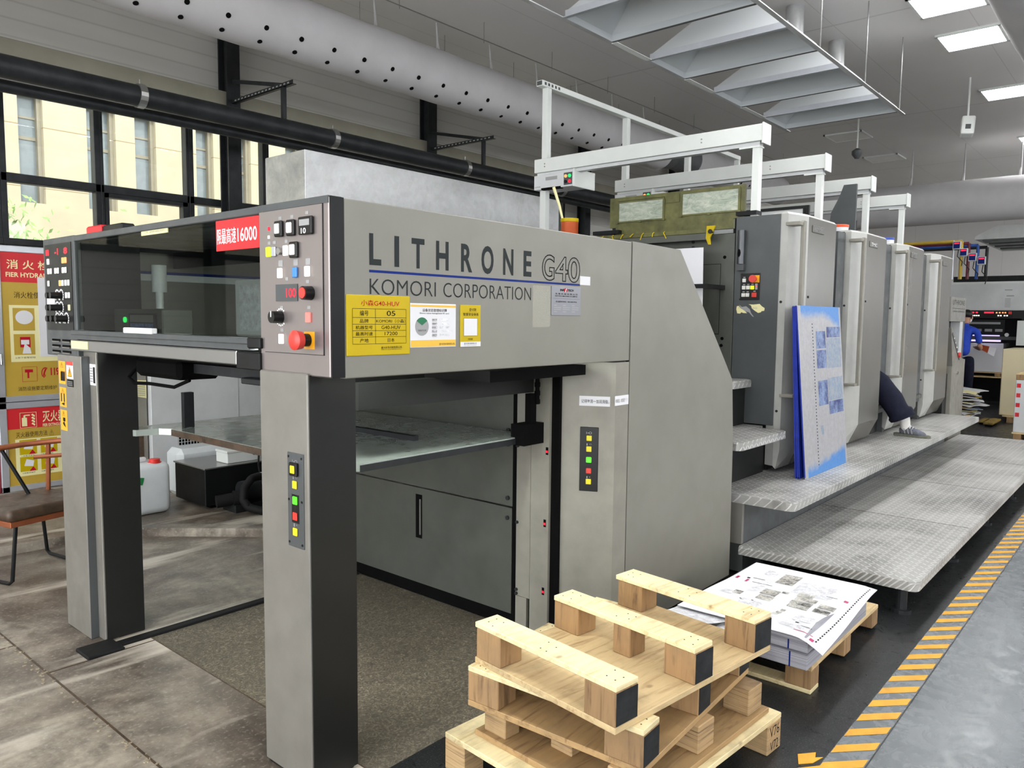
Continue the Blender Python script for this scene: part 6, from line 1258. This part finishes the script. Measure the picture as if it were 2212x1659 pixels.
# stacks on the right
pallet('pallet under the tall beige board stack at the right', (14.12, .95, 0), 0, 1.1, 1.02, 'up', [(0, .05, 1.05, .1), (0, .45, 1.05, .1), (0, .86, 1.05, .1)], hb=.09, group='pallets under the right hand stacks')
tag(bx('board_stack', 'tan', None, 14.15, 15.2, .95, 2.02, .1105, 1.15, bev=.01), 'tall beige board stack on a pallet behind the white stack', 'board stack')
pallet('pallet under the white stack with red squares', (12.10, .85, 0), 0, .95, .72, 'up', [(0, .02, .9, .09), (0, .31, .9, .09), (0, .61, .9, .09)], hb=.08, group='pallets under the right hand stacks')
t = thing('paper_stack', 'white wrapped paper stack with red squares at the right edge', 'paper stack', (12.5, 1.2, .101)); bx('stack_body', 'cab', t, 12.12, 13.0, .86, 1.56, .1005, .80, bev=.006)
b = MB(); [b.box(12.117, 12.121, 1.50, 1.545, z, z+.055) for z in (.70, .57, .44, .31)]; [b.box(12.16, 12.21, 1.559, 1.562, z, z+.055) for z in (.70, .57, .44, .31)]; b.build('red_squares', 'red', t)
pallet('empty pallet on top of the white stack with red squares', (12.12, .87, .801), 0, .9, .69, 'up', [(0, 0, .1, .09), (0, .3, .1, .09), (0, .6, .1, .09), (.8, 0, .1, .09), (.8, .6, .1, .09)], hb=.07, td=.015, group='pallets under the right hand stacks')
t = thing('pallet_truck', 'yellow pallet truck forks lying on the floor under the beige stack', 'pallet truck', (13.9, 2.1, 0))
b = MB(); b.box(13.35, 14.05, 1.97, 2.10, .03, .065, .006); b.build('fork', 'fork', t); b = MB(); b.box(13.55, 14.05, 2.13, 2.20, .03, .06, .006); b.build('fork', 'fork', t); b = MB(); b.cyl((13.40, 1.99, .03), (13.40, 2.08, .03), .03, seg=14); b.build('roller', 'rub', t); MB().cyl((13.62, 2.14, .03), (13.62, 2.19, .03), .03, seg=14).build('roller', 'rub', t)
pallet('pallet under the untidy heap of waste sheets', (13.6, 2.32, 0), R(6), .75, .62, 'up', [(0, 0, .1, .1), (0, .5, .1, .1), (.6, 0, .1, .1), (.6, .5, .1, .1)], hb=.10, group='pallets under the right hand stacks')
random.seed(3)
for q in range(16):
    z = .125+q*.024; b = MB(); V = []; cx, cy = 13.95+random.uniform(-.08, .05), 2.60+random.uniform(-.05, .06); a = random.uniform(-.4, .4); w, h = random.uniform(.3, .36), random.uniform(.26, .33); ph = random.uniform(0, 6)
    for j in range(5):
        for i in range(7):
            u, v = (i/6-.5)*2*w, (j/4-.5)*2*h; V.append((cx+u*math.cos(a)-v*math.sin(a), cy+u*math.sin(a)+v*math.cos(a), z+.012*math.sin(u*9+ph)+.010*math.sin(v*8+ph)-.05*max(0, abs(v)/h-.6)))
    F_ = [(j*7+i, j*7+i+1, j*7+i+8, j*7+i+7) for j in range(4) for i in range(6)]; n0 = len(V); V += [(x, y, zz_+.012) for x, y, zz_ in V]; F_ += [tuple(n0+k for k in f[::-1]) for f in F_]
    for ring_ in ([0, 1, 2, 3, 4, 5, 6, 13, 20, 27, 34, 33, 32, 31, 30, 29, 28, 21, 14, 7],):
        for k in range(len(ring_)): a_, c_ = ring_[k], ring_[(k+1) % len(ring_)]; F_.append((a_, c_, c_+n0, a_+n0))
    b.poly(V, F_); tag(b.build('waste_sheets', ['paper', 'photog', 'cream', 'paper', 'pbl2', 'gold'][q % 6], smooth=True), 'crumpled waste sheets in the untidy heap at the foot of the feeder', 'waste paper', 'heap of waste sheets')
# ink pipes with level meters
for i, (y, z, m, c) in enumerate(((3.02, 2.95, 'pvcy', 'yellow'), (2.91, 2.82, 'pvcm', 'maroon'), (2.77, 2.73, 'pvcb', 'blue'), (2.63, 2.665, 'iron', 'black'))):
    xx = 16.0+i*.02; t = thing('ink_pipe', c+' ink supply pipe with a small blue meter above the far press', 'ink pipe', (xx, y, z), 0, 'ink supply pipes')
    zt = 3.02-.04*i; b = MB(); b.tube([(xx, 5.2, zt), (xx, y+.0, zt)], .03, 10); b.tube([(xx, y, zt), (xx, y, 2.34)], .028, 10); b.build('pipe_run', m, t, smooth=True); b = MB(); b.cyl((xx-.02, y+.13, zt+.02), (xx-.02, y+.13, 2.34), .016, seg=8); b.build('air_line', 'alu', t)
    mt = bx('meter', 'cab', t, xx-.10, xx-.03, y+.0, y+.13, z-.075, z+.07, bev=.006); bx('meter_face', 'inkb', mt, xx-.104, xx-.10, y+.015, y+.115, z-.06, z+.055); bx('meter_digits', 'lred', mt, xx-.106, xx-.104, y+.025, y+.105, z+.02, z+.042)
    MB().tube([(xx-.05, y+.04, z-.08), (xx-.07, y+.05, z-.2), (xx-.03, y-.03, z-.3), (xx-.01, y, z-.42)], .008, 6).build('meter_cable', 'bk', t)
t = thing('control_bench', 'dark machine top with pipes behind the white hood of the far press', 'machine', (19.5, 1.5, 2.3)); bx('machine_top', 'blk', t, 20.5, 21.5, .3, 4, 0, 2.62); [MB().cyl((20.4, .2, 2.70+.05*q), (20.4, 2.6, 2.70+.05*q), .018, seg=8).build('pipe_run', ['pvcm', 'alu', 'pvcm'][q], t) for q in range(3)]
